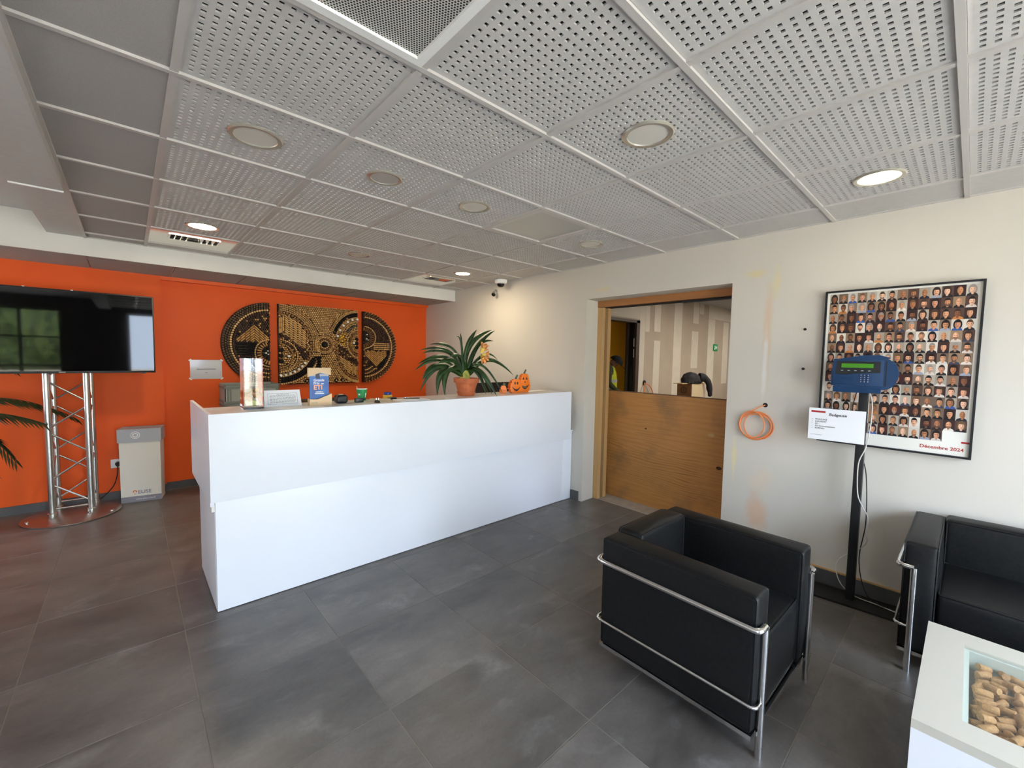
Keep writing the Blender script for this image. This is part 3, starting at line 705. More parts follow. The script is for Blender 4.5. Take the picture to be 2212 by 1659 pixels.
# ------------------------------------------------------------------ person (behind the door opening), head bent over the hands
person = thing('person', 'person in yellow hi-vis vest and black cap looking down in the doorway', 'person', (5.38, 2.92, 0), math.atan2(-.831, .557))
def skinned(name, nodes, edges, mats, parent, root=0, sub=2):
    m = bpy.data.meshes.new(name); m.from_pydata([n[:3] for n in nodes], edges, [])
    o = put(name, m, parent)
    md = o.modifiers.new('skin', 'SKIN'); md.use_smooth_shade = True
    for i, n in enumerate(nodes):
        sv = m.skin_vertices[0].data[i]; r = n[3]; sv.radius = r if isinstance(r, tuple) else (r, r); sv.use_root = (i == root)
    sb = o.modifiers.new('sub', 'SUBSURF'); sb.levels = sub; sb.render_levels = sub
    bpy.context.view_layer.update()
    me = bpy.data.meshes.new_from_object(o.evaluated_get(bpy.context.evaluated_depsgraph_get()))
    o.modifiers.clear(); o.data = me; me.materials.clear(); me.materials.append(mats); me.shade_smooth()
    return o
# body: x forward, y left, z up
nd = [(-.02, 0, .90, (.15, .12)), (-.04, 0, 1.06, (.145, .11)), (-.05, 0, 1.22, (.165, .12)), (-.03, 0, 1.35, (.13, .09)), (.02, 0, 1.41, .058), (.07, 0, 1.46, .062),
      (.10, 0, 1.49, (.082, .095)), (.115, 0, 1.40, (.062, .068)),
      (-.03, .17, 1.35, .065), (-.02, .215, 1.11, .05), (.13, .13, .965, .040), (.19, .09, .945, .026),
      (-.03, -.17, 1.35, .065), (-.02, -.215, 1.11, .05), (.13, -.13, .965, .040), (.19, -.09, .945, .026),
      (-.02, .10, .84, .09), (.02, .11, .48, .062), (-.02, .11, .10, .045), (.13, .12, .045, .04),
      (-.02, -.10, .84, .09), (.02, -.11, .48, .062), (-.02, -.11, .10, .045), (.13, -.12, .045, .04)]
ed = [(0,1),(1,2),(2,3),(3,4),(4,5),(5,6),(5,7),(3,8),(8,9),(9,10),(10,11),(3,12),(12,13),(13,14),(14,15),(0,16),(16,17),(17,18),(18,19),(0,20),(20,21),(21,22),(22,23)]
body = skinned('body', nd, ed, m_skin, person)
me = body.data; me.materials.append(m_trouser); me.materials.append(M('shaded_sleeve', lin(62, 68, 34), .8))  # hi-vis sleeves coloured dark olive to stand for their shade
for p in me.polygons:
    c = p.center
    if c.z < .92 and abs(c.x) < .16 or c.z < .85: p.material_index = 1
    elif c.z < 1.42 and abs(c.y) > .12 and c.x < .15: p.material_index = 2
# vest: a shell around the torso
g = G(); secs = [(.86, -.03, .19, .145), (1.0, -.035, .18, .14), (1.1, -.04, .185, .145), (1.22, -.05, .195, .15), (1.31, -.045, .185, .13), (1.375, -.03, .12, .10), (1.40, -.015, .085, .075)]
V = []; n = 24
for (z, cx, ry, rx) in secs:
    for k in range(n):
        a = 2*PI*k/n; V.append((cx + rx*math.cos(a)*(1.06 if math.cos(a) > 0 else 1), ry*math.sin(a), z))
F = [(i*n+k, i*n+(k+1) % n, (i+1)*n+(k+1) % n, (i+1)*n+k) for i in range(len(secs)-1) for k in range(n)]
g.add(V, F); vest = g.build('vest', m_hivis, person, smooth=60)
for z in (.98, 1.12):
    g = G(); V = []
    for zz in (z, z + .05):
        f_ = 1.012; cx = -.038
        for k in range(n):
            a = 2*PI*k/n; V.append((cx + .1485*f_*math.cos(a)*(1.06 if math.cos(a) > 0 else 1), .189*f_*math.sin(a), zz))
    g.add(V, [(k, (k+1) % n, n+(k+1) % n, n+k) for k in range(n)]); g.build('reflective_band', m_greybtn, vest, smooth=60)
# cap, ear, nose, hands with fingers
g = G(); Mh = Matrix.Translation((.092, 0, 1.478)) @ Matrix.Rotation(math.radians(36), 4, 'Y')
V = []; F = []; n = 20; rows = 7
for i in range(rows):
    ph = PI/2*i/(rows-1)
    for k in range(n):
        a = 2*PI*k/n; V.append(Mh @ Vector((.120*math.cos(a)*math.cos(ph), .102*math.sin(a)*math.cos(ph), -.012 + .112*math.sin(ph))))
F = [(i*n+k, i*n+(k+1) % n, (i+1)*n+(k+1) % n, (i+1)*n+k) for i in range(rows-1) for k in range(n)]
g.add(V, F)
cap = g.build('cap', m_jacket, person, smooth=60)
g = G(); br = [(.09, -.075), (.15, -.07), (.19, -.045), (.20, 0), (.19, .045), (.15, .07), (.09, .075)]
g.prism(br, lambda a, b, t_: Mh @ Vector((a, b, -.008 + .008*t_ - (a - .09)*.15))); g.build('brim', m_jacket, cap, smooth=0)
G().tube([(.165, 0, 1.465), (.196, 0, 1.428), (.178, 0, 1.42)], [.010, .014, .010], 8).build('nose', m_skin, person)
G().tube([(.170, -.022, 1.387), (.176, 0, 1.383), (.170, .022, 1.387)], [.005, .007, .005], 6).build('mouth', M('lips', lin(120, 66, 56), .6), person)
for s_ in (-1, 1):
    G().lathe([(.0, -.012), (.018, -.006), (.022, 0), (.018, .006), (0, .012)], 10, (.075, s_*.083, 1.455)).build('ear', m_skin, person)
    G().lathe([(.0, -.008), (.008, 0), (0, .008)], 8, (.165, s_*.032, 1.462)).build('eye', m_ink, person)
    for q in range(4):
        x0 = .195; y0 = s_*(.09 + .018*(q - 1.5)); L_ = (.062, .072, .068, .052)[q]
        G().tube([(x0 - .02, y0, .95), (x0 + L_*.5, y0 - s_*.01, .945), (x0 + L_*.85, y0 - s_*.02, .92)], [.0095, .009, .007], 8).build('finger', m_skin, person)
    G().tube([(x0 - .02, s_*.065, .945), (x0 + .02, s_*.045, .94), (x0 + .045, s_*.035, .925)], [.011, .010, .008], 8).build('thumb', m_skin, person)

# ================================================================== RECEPTION DESK
t = thing('reception_desk', 'long white glossy reception desk with overhanging upper front panel', 'desk', (0, 0, 0))
G().bbox(-.425, 2.70, 1.556, 1.574, .66, 1.163, .0015).build('upper_front_panel', m_lam, t)
G().bbox(-.40, 2.62, 1.590, 1.608, .004, .70, .0015).build('lower_front_panel', m_lam, t)
g = G().bbox(-.425, -.407, 1.574, 2.48, .635, 1.163, .0015)
g.build('upper_side_panel', m_lam, t)
G().bbox(-.402, -.384, 1.608, 2.29, .004, .66, .0015).build('lower_side_panel', m_lam, t)
G().bbox(-.407, 2.70, 1.574, 1.945, 1.140, 1.160, .0015).build('counter_top', m_lamtop, t)
G().bbox(-.407, 2.70, 1.93, 1.945, .72, 1.140, .0015).build('inner_back_panel', m_lam, t)
G().bbox(-.384, 2.75, 1.608, 2.32, .715, .742, .0015).build('work_surface', m_lamtop, t)
G().bbox(2.62, 2.755, 1.585, 1.603, .004, .738, .0015).build('end_filler_panel', m_lam, t)
G().bbox(2.66, 2.757, 1.572, 1.70, .738, .748, .001).build('end_ledge', m_edge, t)
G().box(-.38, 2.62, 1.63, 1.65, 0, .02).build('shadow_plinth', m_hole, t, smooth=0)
for (x, r) in ((.42, .028), (2.34, .02)):
    G().prism([(r*math.cos(PI + k*PI/10), r*.5*math.sin(PI + k*PI/10)) for k in range(11)], lambda a, b, tt: (x + a, 1.589 - .002*tt, .667 + b)).build('cable_tab', m_cream, t, smooth=0)
G().box(-.418, -.403, 1.585, 1.592, .60, .66).build('torn_edge_strip', m_cream, t, smooth=0)
DT = 1.160
# clear acrylic display block
t = thing('glass_vase', 'tall square clear glass vase with corks and yellow paper inside', 'vase', (-.17, 1.80, DT), math.radians(-3))
g = G(); a, h = .052, .315
outer = [(-a, -.085), (a, -.085), (a, .085), (-a, .085)]
inn = [(-a + .006, -.079), (a - .006, -.079), (a - .006, .079), (-a + .006, .079)]
V = [(x, y, 0) for x, y in outer] + [(x, y, h) for x, y in outer] + [(x, y, h) for x, y in inn] + [(x, y, .022) for x, y in inn]
F = [(3,2,1,0), (12,13,14,15)] + [(k, (k+1) % 4, 4+(k+1) % 4, 4+k) for k in range(4)] + [(4+k, 4+(k+1) % 4, 8+(k+1) % 4, 8+k) for k in range(4)] + [(8+k, 8+(k+1) % 4, 12+(k+1) % 4, 12+k) for k in range(4)]
g.add(V, F); g.build('glass_body', m_acryl, t, smooth=0)
G().prism([(-.035, 0), (.035, 0), (.03, .02), (.0, .03), (-.03, .018)], lambda p, q, tt: (p, -.06 + .1*tt, .0235 + q)).build('yellow_paper', M('pale_yellow_paper', lin(236, 232, 150), .7), t, smooth=0)
corkm = G().cyl((0, 0, -.022), (0, 0, .022), .0118, 12).mesh('cork', m_cork)
random.seed(3)
for k in range(9):
    put('cork', corkm, t, (random.uniform(-.03, .03), random.uniform(-.055, .055), .065 + .012*(k//2)), (random.uniform(.7, 2.3), random.uniform(-.6, .6), random.uniform(0, 6)))
# tent card
t = thing('tent_card', 'white folded tent card with small grey text on the desk', 'card', (.012, 1.82, DT), math.radians(-3))
Lf = math.radians(18)
g = G(); g.add([(-.112, -.03, 0), (.112, -.03, 0), (.106, .005, .105), (-.106, .005, .105), (-.112, .04, 0), (.112, .04, 0)], [(0, 1, 2, 3), (3, 2, 5, 4)])
g.build('card', m_paper, t, smooth=0, fix=False)
Mt = frame_M((0, -.0302, 0), (1, 0, 0), (0, .035, .105))
g = G()
for (a, b, c, d) in ((-.088, .088, .087, .0885), (-.088, .088, .016, .0175), (-.088, -.0865, .016, .0885), (.0865, .088, .016, .0885)):
    g.add([Mt @ Vector((p, q, .0008)) for p, q in ((a, c), (b, c), (b, d), (a, d))], [(0, 1, 2, 3)])
g.build('border_line', m_inkgrey, t, smooth=0, fix=False)
g = G(); random.seed(2)
for k in range(8):
    wdt = .155 if k else .07; y_ = .080 - k*.0078
    x_ = -wdt/2
    while x_ < wdt/2 - .006:
        l = random.uniform(.006, .018); e = min(x_ + l, wdt/2)
        g.add([Mt @ Vector((p, q, .0008)) for p, q in ((x_, y_), (e, y_), (e, y_ + .0026), (x_, y_ + .0026))], [(0, 1, 2, 3)]); x_ = e + .003
g.build('text_lines', m_inkgrey, t, smooth=0, fix=False)
# award block
t = thing('award_trophy', 'blue award plaque reading ETI held between pale wooden blocks', 'trophy', (.222, 1.735, DT), math.radians(-1))
G().prism([(-.072, 0), (.072, 0), (.072, .078), (-.02, .042), (-.072, .045)], lambda a, b, tt: (a, -.03 + .05*tt, b)).build('wooden_base', m_ply_light, t, smooth=0)
G().prism([(-.075, .195), (.0, .222), (.072, .206), (.072, .256), (-.075, .256)], lambda a, b, tt: (a, -.012 + .024*tt, b)).build('wooden_top', m_ply_light, t, smooth=0)
G().box(-.064, .060, -.004, .004, .02, .235).build('blue_plate', m_award, t, smooth=0)
g = G(); g.box(-.06, -.025, -.0046, .0046, .198, .222); g.box(.0, .06, -.0046, .0046, .198, .213); g.build('silver_band', m_cardgrey, t, smooth=0)
G().prism([(-.030, .225), (-.002, .219), (.003, .182), (-.022, .182)], lambda a, b, tt: (a, -.0062 + .001*tt, b)).build('ribbon', m_award_d, t, smooth=0)
for (txt, sz, z, x, mt, bo) in (('Grands', .024, .163, -.040, m_paper, .0006), ('Prix', .024, .143, -.040, m_paper, .0006), ('des', .014, .143, .008, m_paper, .0004), ('ETI', .043, .108, -.040, m_salmon, .0016),
                            ('Mention à', .010, .086, -.024, m_paper, 0), ("l'International", .0105, .076, -.030, m_paper, .0003)):
    if 'Mention' in txt or 'International' in txt: continue
    text_part('lettering', txt, sz, mt, frame_M((x, -.0046, z), (1, 0, 0), (0, 0, 1)), t, bold=bo)
g = G(); g.box(-.026, .012, -.0052, -.0042, .088, .094); g.box(.016, .022, -.0052, -.0042, .088, .094); g.box(-.031, .028, -.0052, -.0042, .076, .083); g.build('small_text', m_paper, t, smooth=0)
G().box(-.062, -.02, -.0305, -.0300, .014, .026).build('engraving', m_beige, t, smooth=0)
# black puck speaker, tape box, cup
t = thing('black_speaker', 'small rounded black speaker beside the award plaque', 'speaker', (.378, 1.765, DT))
G().rbox(-.042, .042, -.035, .035, 0, .062, .020, 8, 0).build('shell', m_blackplastic, t, smooth=60)
G().bbox(-.026, .026, -.0358, -.034, .014, .05, .0005).build('grille', M('dark_mesh', (.03, .03, .032), .6), t)
G().bbox(-.016, .014, -.008, .008, .0615, .0665, .001).build('top_button', m_beige, t)
t = thing('tape_box', 'small black box standing in front of the green cup', 'box', (.505, 1.755, DT))
G().bbox(-.030, .030, -.014, .014, 0, .032, .002).build('case', m_blackplastic, t)
G().bbox(-.020, .020, -.0146, -.0136, .006, .026, .0004).build('window', M('grey_smoke_plastic', lin(70, 72, 74), .3), t)
t = thing('paper_cup', 'green paper cup with white rim and stirrer', 'cup', (.585, 1.895, DT))
G().lathe([(.0, .002), (.026, .002), (.026, 0), (.028, 0), (.040, .086), (.038, .086), (.027, .006), (0, .006)], 28).build('cup_body', m_cup, t)
G().tube([(.0395*math.cos(2*PI*k/28), .0395*math.sin(2*PI*k/28), .087) for k in range(28)], .0022, 6, closed=True).build('rim', m_cupw, t)
G().lathe([(.0375, .082), (.0, .083)], 24).build('drink', m_cupw, t)
G().obox(Matrix.Translation((-.036, -.004, .094)) @ Matrix.Rotation(-.5, 4, 'Y'), .004, .002, .035).build('stirrer', m_salmon, t, smooth=0)
def cupmark(a0, a1, z0, z1):
    g = G(); V = []
    for z in (z0, z1):
        r = .028 + .012*z/.086 + .0006
        for k in range(5): a = a0 + (a1 - a0)*k/4; V.append((r*math.cos(a), r*math.sin(a), z))
    g.add(V, [(k, k+1, 6+k, 5+k) for k in range(4)]); g.build('white_print', m_cupw, t, smooth=0, fix=False)
cupmark(-2.75, -2.3, .040, .052); cupmark(-1.2, -.95, .022, .056)
# folders, keys, pens, paper
def prop(name, label, cat, g, mt, loc, rz=0, rx=0, group=None):
    o = put(name, g.mesh(name, mt), None, loc, (rx, 0, rz)); return tag(o, label, cat, group)
prop('folder', 'stack of kraft coloured folded leaflets lying on the desk', 'leaflets', G().bbox(-.085, .085, -.05, .05, 0, .012, .002), m_beige, (.655, 1.72, DT), math.radians(-38))
prop('folder', 'upper kraft leaflet lying askew on the leaflet stack', 'leaflets', G().bbox(-.075, .075, -.04, .04, 0, .008, .002), m_beige, (.66, 1.735, DT + .0122), math.radians(-24))
t = thing('binder_clip', 'black binder clip with wire arms on the kraft leaflets', 'clip', (.60, 1.655, DT + .0), .3)
G().prism([(-.014, 0), (.014, 0), (.003, .020), (-.003, .020)], lambda a, b, tt: (a, -.018 + .036*tt, b)).build('clip_body', m_blackplastic, t, smooth=0)
G().tube(fillet([(.002, -.012, .019), (.002, -.012, .04), (.002, .012, .04), (.002, .012, .019)], .006), .0014, 6).build('wire_arm', m_chrome, t)
t = thing('key_bunch', 'black key fob with keys lying on the leaflets', 'keys', (.79, 1.79, DT))
G().rbox(-.045, .03, -.015, .015, 0, .02, .008, 8).build('fob', m_blackplastic, t, smooth=60)
G().tube([(.045 + .014*math.cos(k*PI/8), .014*math.sin(k*PI/8), .004) for k in range(16)], .0016, 6, closed=True).build('ring', m_chrome, t)
G().bbox(.05, .095, -.007, .007, .001, .004, .001).build('key', m_chrome, t)
t = thing('notepad', 'white paper pad lying near the desk edge', 'paper', (.90, 1.69, DT), math.radians(2))
G().bbox(-.125, .125, -.075, .085, 0, .006, .001).build('sheet_block', m_paper, t)
G().bbox(-.125, .125, -.0752, -.073, .0, .0065, .001).build('binding', m_edge, t)
t = thing('pen', 'black ballpoint pen lying on the white paper pad', 'pen', (.93, 1.735, DT + .0102), math.radians(-28))
G().tube([(-.065, 0, 0), (.05, 0, 0), (.063, 0, 0)], [.004, .004, .0015], 10).build('barrel', m_blackplastic, t)
G().bbox(-.06, -.03, -.0015, .0015, .003, .006, .0005).build('pocket_clip', m_chrome, t)
t = thing('jar', 'small yellow jar with blue lid behind the keys', 'jar', (.80, 1.90, DT))
G().lathe([(.0, 0), (.034, 0), (.036, .004), (.036, .026), (.030, .031), (0, .031)], 24).build('jar_body', m_yel, t)
G().lathe([(.0, .0312), (.0285, .0312), (.0285, .050), (.026, .053), (0, .053)], 24).build('lid', m_bluecap, t)
tag(put('paper_sheet', G().box(-.16, .12, -.05, .05, 0, .001).mesh('paper_sheet', m_cream, smooth=0), None, (2.47, 1.86, DT + .0003), (0, 0, .1)), 'loose pale paper sheet at the wall end of the desk', 'paper')

# ------------------------------------------------------------------ potted clivia
t = thing('potted_clivia', 'potted clivia with long dark strap leaves and orange flowers', 'plant', (1.51, 1.80, DT))
ox, oy, oz = 1.51, 1.80, DT
G().lathe([(0, 0), (.074, 0), (.088, .036), (.082, .036), (.070, .006), (0, .006)], 32).build('saucer', m_terra, t)
G().lathe([(0, .0065), (.070, .0065), (.100, .118), (.114, .118), (.118, .158), (.107, .158), (.098, .12), (.092, .10), (0, .10)], 36).build('pot', m_terra, t)
G().lathe([(.099, .128), (.0, .134)], 24).build('soil', m_soil, t)
G().lathe([(.046, .130), (.050, .15), (.040, .19), (.026, .225), (0, .235)], 16, (-.015, 0, 0)).build('leaf_crown', m_leafbase, t)
LEAVES = [([1.461,1.8,1.589],[1.44,1.8,1.72],.018),([1.451,1.8,1.622],[1.399,1.8,1.682],.016),([1.509,1.8,1.564],[1.624,1.8,1.76],.034),([1.55,1.8,1.613],[1.801,1.8,1.766],.036),
([1.643,1.82,1.602],[1.871,1.84,1.765],.03),([1.653,1.83,1.607],[1.87,1.86,1.666],.028),([1.37,1.8,1.578],[1.129,1.8,1.607],.03),([1.34,1.82,1.56],[1.057,1.85,1.555],.026),
([1.321,1.8,1.543],[1.053,1.8,1.53],.03),([1.282,1.78,1.51],[.989,1.76,1.439],.032),([1.235,1.8,1.481],[.998,1.82,1.385],.026),([1.216,1.77,1.44],[1.029,1.75,1.31],.05),
([1.216,1.8,1.408],[1.048,1.82,1.203],.024),([1.245,1.76,1.395],[1.162,1.73,1.182],.045),([1.283,1.75,1.399],[1.218,1.70,1.177],.045),([1.313,1.78,1.403],[1.256,1.77,1.186],.034),
([1.757,1.78,1.49],[2.046,1.76,1.339],.04),([1.733,1.83,1.534],[1.931,1.86,1.479],.024),([1.654,1.755,1.438],[1.869,1.71,1.175],.03),([1.552,1.665,1.402],[1.651,1.535,1.164],.048),
([1.586,1.736,1.387],[1.638,1.673,1.175],.04),([1.571,1.704,1.409],[1.656,1.607,1.175],.036),([1.57,1.75,1.382],[1.687,1.70,1.178],.026),([1.382,1.76,1.42],[1.179,1.72,1.355],.045),
([1.432,1.76,1.504],[1.282,1.73,1.51],.04),([1.356,1.77,1.478],[1.174,1.74,1.448],.045)]
for q, (mid, tip, wd) in enumerate(LEAVES):
    sgn = 1 if tip[0] > 1.49 else -1
    b0 = Vector((1.495 + sgn*.02, 1.80 + (.01 if q % 2 else -.015), 1.335)); mid = Vector(mid); tip = Vector(tip)
    ctl = mid*2 - (b0 + tip)*.5
    n = 14; V = []; prevx = None
    for k in range(n+1):
        u = k/n; p = b0*(1-u)**2 + ctl*2*u*(1-u) + tip*u*u; d_ = ((ctl - b0)*2*(1-u) + (tip - ctl)*2*u).normalized()
        # broad side turns towards the room at the drooping leaves, upward at the arching ones
        side = d_.cross(Vector((0, -.75, .66))).normalized()
        if side.length < .1: side = Vector((0, 1, 0))
        prof = min(1, u*7 + .45) * (1 - max(0, (u - .62)/.38)**2.2 * .97)
        wv = wd*.62*prof; nrm = d_.cross(side).normalized()
        for e in (-1, 0, 1):
            pt = p + side*wv*e + nrm*(abs(e)*wv*.35)
            V.append(pt - Vector((ox, oy, oz)))
    F = []
    for k in range(n):
        for e in range(2): F.append((k*3+e, k*3+e+1, (k+1)*3+e+1, (k+1)*3+e))
    g = G(); g.add(V, F); lf = g.build('leaf', m_leaf, t, smooth=180, fix=False)
    so = lf.modifiers.new('thickness', 'SOLIDIFY'); so.thickness = .0016
# flower stalk
stem = G().tube(spline([(1.53 - ox, -.01, .19), (1.60 - ox, -.03, .31), (1.645 - ox, -.045, .375)], 5), .006, 8).build('flower_stalk', m_leaf, t)
def floret(c, d, s):
    d = Vector(d).normalized(); ref = Vector((0, 0, 1)) if abs(d.z) < .9 else Vector((1, 0, 0)); x = d.cross(ref).normalized(); y = d.cross(x); c = Vector(c)
    f_ = G()
    f_.tube([c, c + d*s*.55], [.006*s/.05, .014*s/.05], 10); fo = f_.build('flower', m_flower_y, t)
    for k in range(6):
        a = k*PI/3; rd = x*math.cos(a) + y*math.sin(a); td = -x*math.sin(a) + y*math.cos(a)
        g = G(); V = []
        for j, (al, ra, ww) in enumerate(((.40, .16, .10), (.75, .30, .17), (1.0, .46, .16), (1.08, .60, .02))):
            for e in (-1, 1): V.append(c + d*s*al + rd*s*ra + td*s*ww*e)
        g.add(V, [(2*j, 2*j+1, 2*j+3, 2*j+2) for j in range(3)])
        po = g.build('petal', m_flower, fo, smooth=180, fix=False)
        po.modifiers.new('thickness', 'SOLIDIFY').thickness = .001
for (c, d, s) in (((1.632 - ox, -.05, .39), (.25, -.35, .9), .085), ((1.645 - ox, -.055, .37), (.8, -.55, .1), .06), ((1.63 - ox, -.055, .365), (-.05, -.75, -.5), .075), ((1.64 - ox, -.04, .385), (.55, -.2, .7), .065)): floret(c, d, s)

# ------------------------------------------------------------------ plastic-brick pumpkins
def pumpkin(loc, rz, rows, stem_h, face, label, group='brick pumpkins on the desk'):
    t = thing('brick_pumpkin', label, 'decoration', loc, rz, group)
    bh = .0125; dp = .036; hh = len(rows)*bh
    for k, (hw, dd_) in enumerate(rows):
        e = .004 if k % 2 else -.003
        G().bbox(-hw - e, hw + e, -dp/2 - (.0 if k % 2 else .0004), dp*.8*dd_ + (.006 if k % 3 == 0 else 0), k*bh, (k+1)*bh - .0002, .0010).build('brick_layer', m_brick, t)
    s_ = G(); s_.tube([(0, 0, hh), (.008, 0, hh + stem_h*.5), (.02, 0, hh + stem_h)], [.010, .0095, .009], 10); s_.build('stalk', m_brickgreen, t)
    fy = -dp/2 - .0004
    def mark(name, poly, mt=m_brick_d): G().prism(poly, lambda a, b, tt: (a, fy - .002*tt, b)).build(name, mt, t, smooth=0)
    if face == 'round':
        for x in (-.016, .012): mark('eye', [(x + .008*math.cos(k*PI/6), .098 + .014*math.sin(k*PI/6)) for k in range(12)])
        top = [(-.046 + .092*k/10, .062 - .026*math.sin(PI*k/10) + (.004 if k % 2 else 0)) for k in range(11)]
        bot = [(-.046 + .092*k/10, .060 - .040*math.sin(PI*k/10) - (.003 if k % 2 else 0)) for k in range(11)]
        mark('mouth', bot + list(reversed(top)))
    else:
        for x in (-.019, .019): mark('eye', [(x - .012, .128), (x + .012, .128), (x, .156)])
        mark('nose', [(-.008, .098), (.008, .098), (0, .114)])
        top = [(-.05 + .1*k/10, .082 - .022*math.sin(PI*k/10)) for k in range(11)]
        bot = [(-.05 + .1*k/10, .080 - .050*math.sin(PI*k/10)) for k in range(11)]
        mark('mouth', bot + list(reversed(top)))
        G().prism([(-.02, .046), (.02, .046), (.014, .062), (-.014, .062)], lambda a, b, tt: (a, fy - .0021 - .001*tt, b)).build('tongue', m_brickgreen, t, smooth=0)
    return t
rs = [(.050, .9), (.058, 1), (.064, 1), (.068, 1.1), (.068, 1.1), (.064, 1.1), (.066, 1), (.060, 1), (.052, 1), (.046, .9), (.036, .8)]
rt = [(.044, .9), (.052, 1), (.058, 1), (.062, 1.1), (.064, 1.1), (.066, 1.1), (.062, 1.1), (.058, 1), (.056, 1), (.052, 1), (.048, 1), (.044, .95), (.042, .9), (.036, .9), (.030, .8)]
pumpkin((2.085, 1.765, DT), math.radians(-14), rs, .040, 'round', 'squat orange brick pumpkin with round eyes and toothy grin')
pumpkin((2.235, 1.80, DT), math.radians(-14), rt, .040, 'tri', 'taller orange brick pumpkin with triangle eyes and nose')
t = thing('brick_ornament', 'small orange brick ornament with green top half hidden behind the plant leaves', 'decoration', (1.955, 1.80, DT), math.radians(-28))
for k, hw in enumerate((.03, .034, .034, .030, .026, .02)): G().bbox(-hw, hw, -.016, .016, k*.0125, (k+1)*.0125 - .0008, .001).build('brick_layer', m_brick, t)
G().tube([(0, 0, .075), (.012, 0, .098)], [.009, .013], 8).build('stalk', m_brickgreen, t)

# ------------------------------------------------------------------ behind the desk
t = thing('credenza', 'low white storage cabinet along the orange wall behind the desk', 'cabinet', (1.2, 4.30, 0))
G().bbox(-1.25, 1.25, -.22, .22, .06, .75, .002).build('body', m_lam, t)
for k in range(4):
    dr = G().bbox(-1.24 + .62*k, -.64 + .62*k, -.238, -.2205, .07, .73, .002).build('door', m_lam, t)
    G().bbox(-.68 + .62*k, -.66 + .62*k, -.25, -.238, .55, .65, .002).build('handle', m_chrome, dr)
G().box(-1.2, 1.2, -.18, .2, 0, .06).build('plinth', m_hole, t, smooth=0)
def crate(z, label):
    t = thing('folding_crate', label, 'crate', (.275, 4.30, z), 0, 'grey folding crates'); hx, hy, h = .262, .18, .205
    g = G(); g.box(-hx, hx, -hy, hy, 0, .008); g.box(-hx, hx, -hy, -hy + .008, 0, h); g.box(-hx, hx, hy - .008, hy, 0, h); g.box(-hx, -hx + .008, -hy, hy, 0, h); g.box(hx - .008, hx, -hy, hy, 0, h)
    g.build('shell', m_crate, t, smooth=0)
    g = G()
    for z0 in (0, h - .045): g.box(-hx - .006, hx + .006, -hy - .008, -hy, z0, z0 + .022); g.box(hx, hx + .008, -hy, hy, z0, z0 + .022); g.box(-hx - .008, -hx, -hy, hy, z0, z0 + .022)
    g.box(-hx - .006, hx + .006, -hy - .010, -hy + .01, h - .012, h); g.build('rim', m_crate_r, t, smooth=0)
    for x in (-.235, -.21, .05, .235): G().box(x - .007, x + .007, -hy - .006, -hy, .025, h - .05).build('rib', m_crate_r, t, smooth=0)
    for x in (-.10, -.02, .15): G().obox(Matrix.Translation((x, -hy - .002, .09)) @ Matrix.Rotation(.5, 4, 'Y'), .008, .003, .045).build('latch_slot', m_ink, t, smooth=0)
    G().box(-.06, .10, -hy - .0095, -hy - .008, h - .035, h - .02).build('handle_slot', m_crate_d, t, smooth=0)
    g = G(); g.box(-.05, .06, -hy - .0095, -hy - .0085, .002, .018); g.build('label_strip', m_plastic_w, t, smooth=0)
crate(.7505, 'lower grey plastic folding crate under another crate by the orange wall')
crate(.9562, 'upper grey plastic folding crate stacked on another by the orange wall')
t = thing('desk_printer', 'white and black desk printer standing behind the award plaque', 'printer', (.36, 2.16, .742))
G().bbox(-.15, .15, -.13, .13, 0, .33, .008).build('body', m_plastic_w, t)
G().bbox(-.152, .152, -.135, -.10, .33, .352, .004).build('tray_lower', m_blackplastic, t)
G().bbox(-.148, .148, -.132, .12, .353, .395, .008).build('scanner_lid', m_plastic_w, t)
G().bbox(-.142, .142, -.125, .11, .396, .412, .004).build('cover', m_blackplastic, t)
G().box(-.15, .15, -.137, -.13, .28, .31).build('paper_slot', m_blackplastic, t, smooth=0)
t = thing('computer_monitor', 'black computer monitor seen behind the clivia pot', 'monitor', (2.09, 2.15, .742), math.radians(180))
G().lathe([(0, 0), (.11, 0), (.11, .012), (.03, .02), (0, .02)], 24).build('foot', m_blackplastic, t)
G().box(-.025, .025, .0, .02, .015, .36).build('neck', m_blackplastic, t, smooth=0)
G().bbox(-.27, .27, -.03, 0, .155, .50, .006).build('housing', m_blackplastic, t)
G().box(-.262, .262, -.0315, -.0302, .165, .49).build('screen', m_screen, t, smooth=0)

# ------------------------------------------------------------------ laminated notice on orange wall
t = thing('wall_notice', 'laminated white notice taped on the orange wall', 'notice', (-.09, YB - .001, 1.312))
G().box(-.148, .148, -.002, 0, -.108, .108).build('sheet', M('laminated_sheet', lin(206, 202, 206), .12, spec=.7), t, smooth=0)
for (x, z) in ((-.148, .108), (.148, .108), (-.148, -.108), (.148, -.108)):
    G().obox(Matrix.Translation((x*.99, -.0025, z*.98)) @ Matrix.Rotation(.7 if x*z > 0 else -.7, 4, 'Y'), .03, .0008, .014).build('tape', m_plastic_w, t, smooth=0)
g = G(); g.box(-.09, .09, -.0026, -.002, .0, .007); g.box(-.01, .01, -.0026, -.002, -.04, -.034); g.build('text_line', m_inkgrey, t, smooth=0)

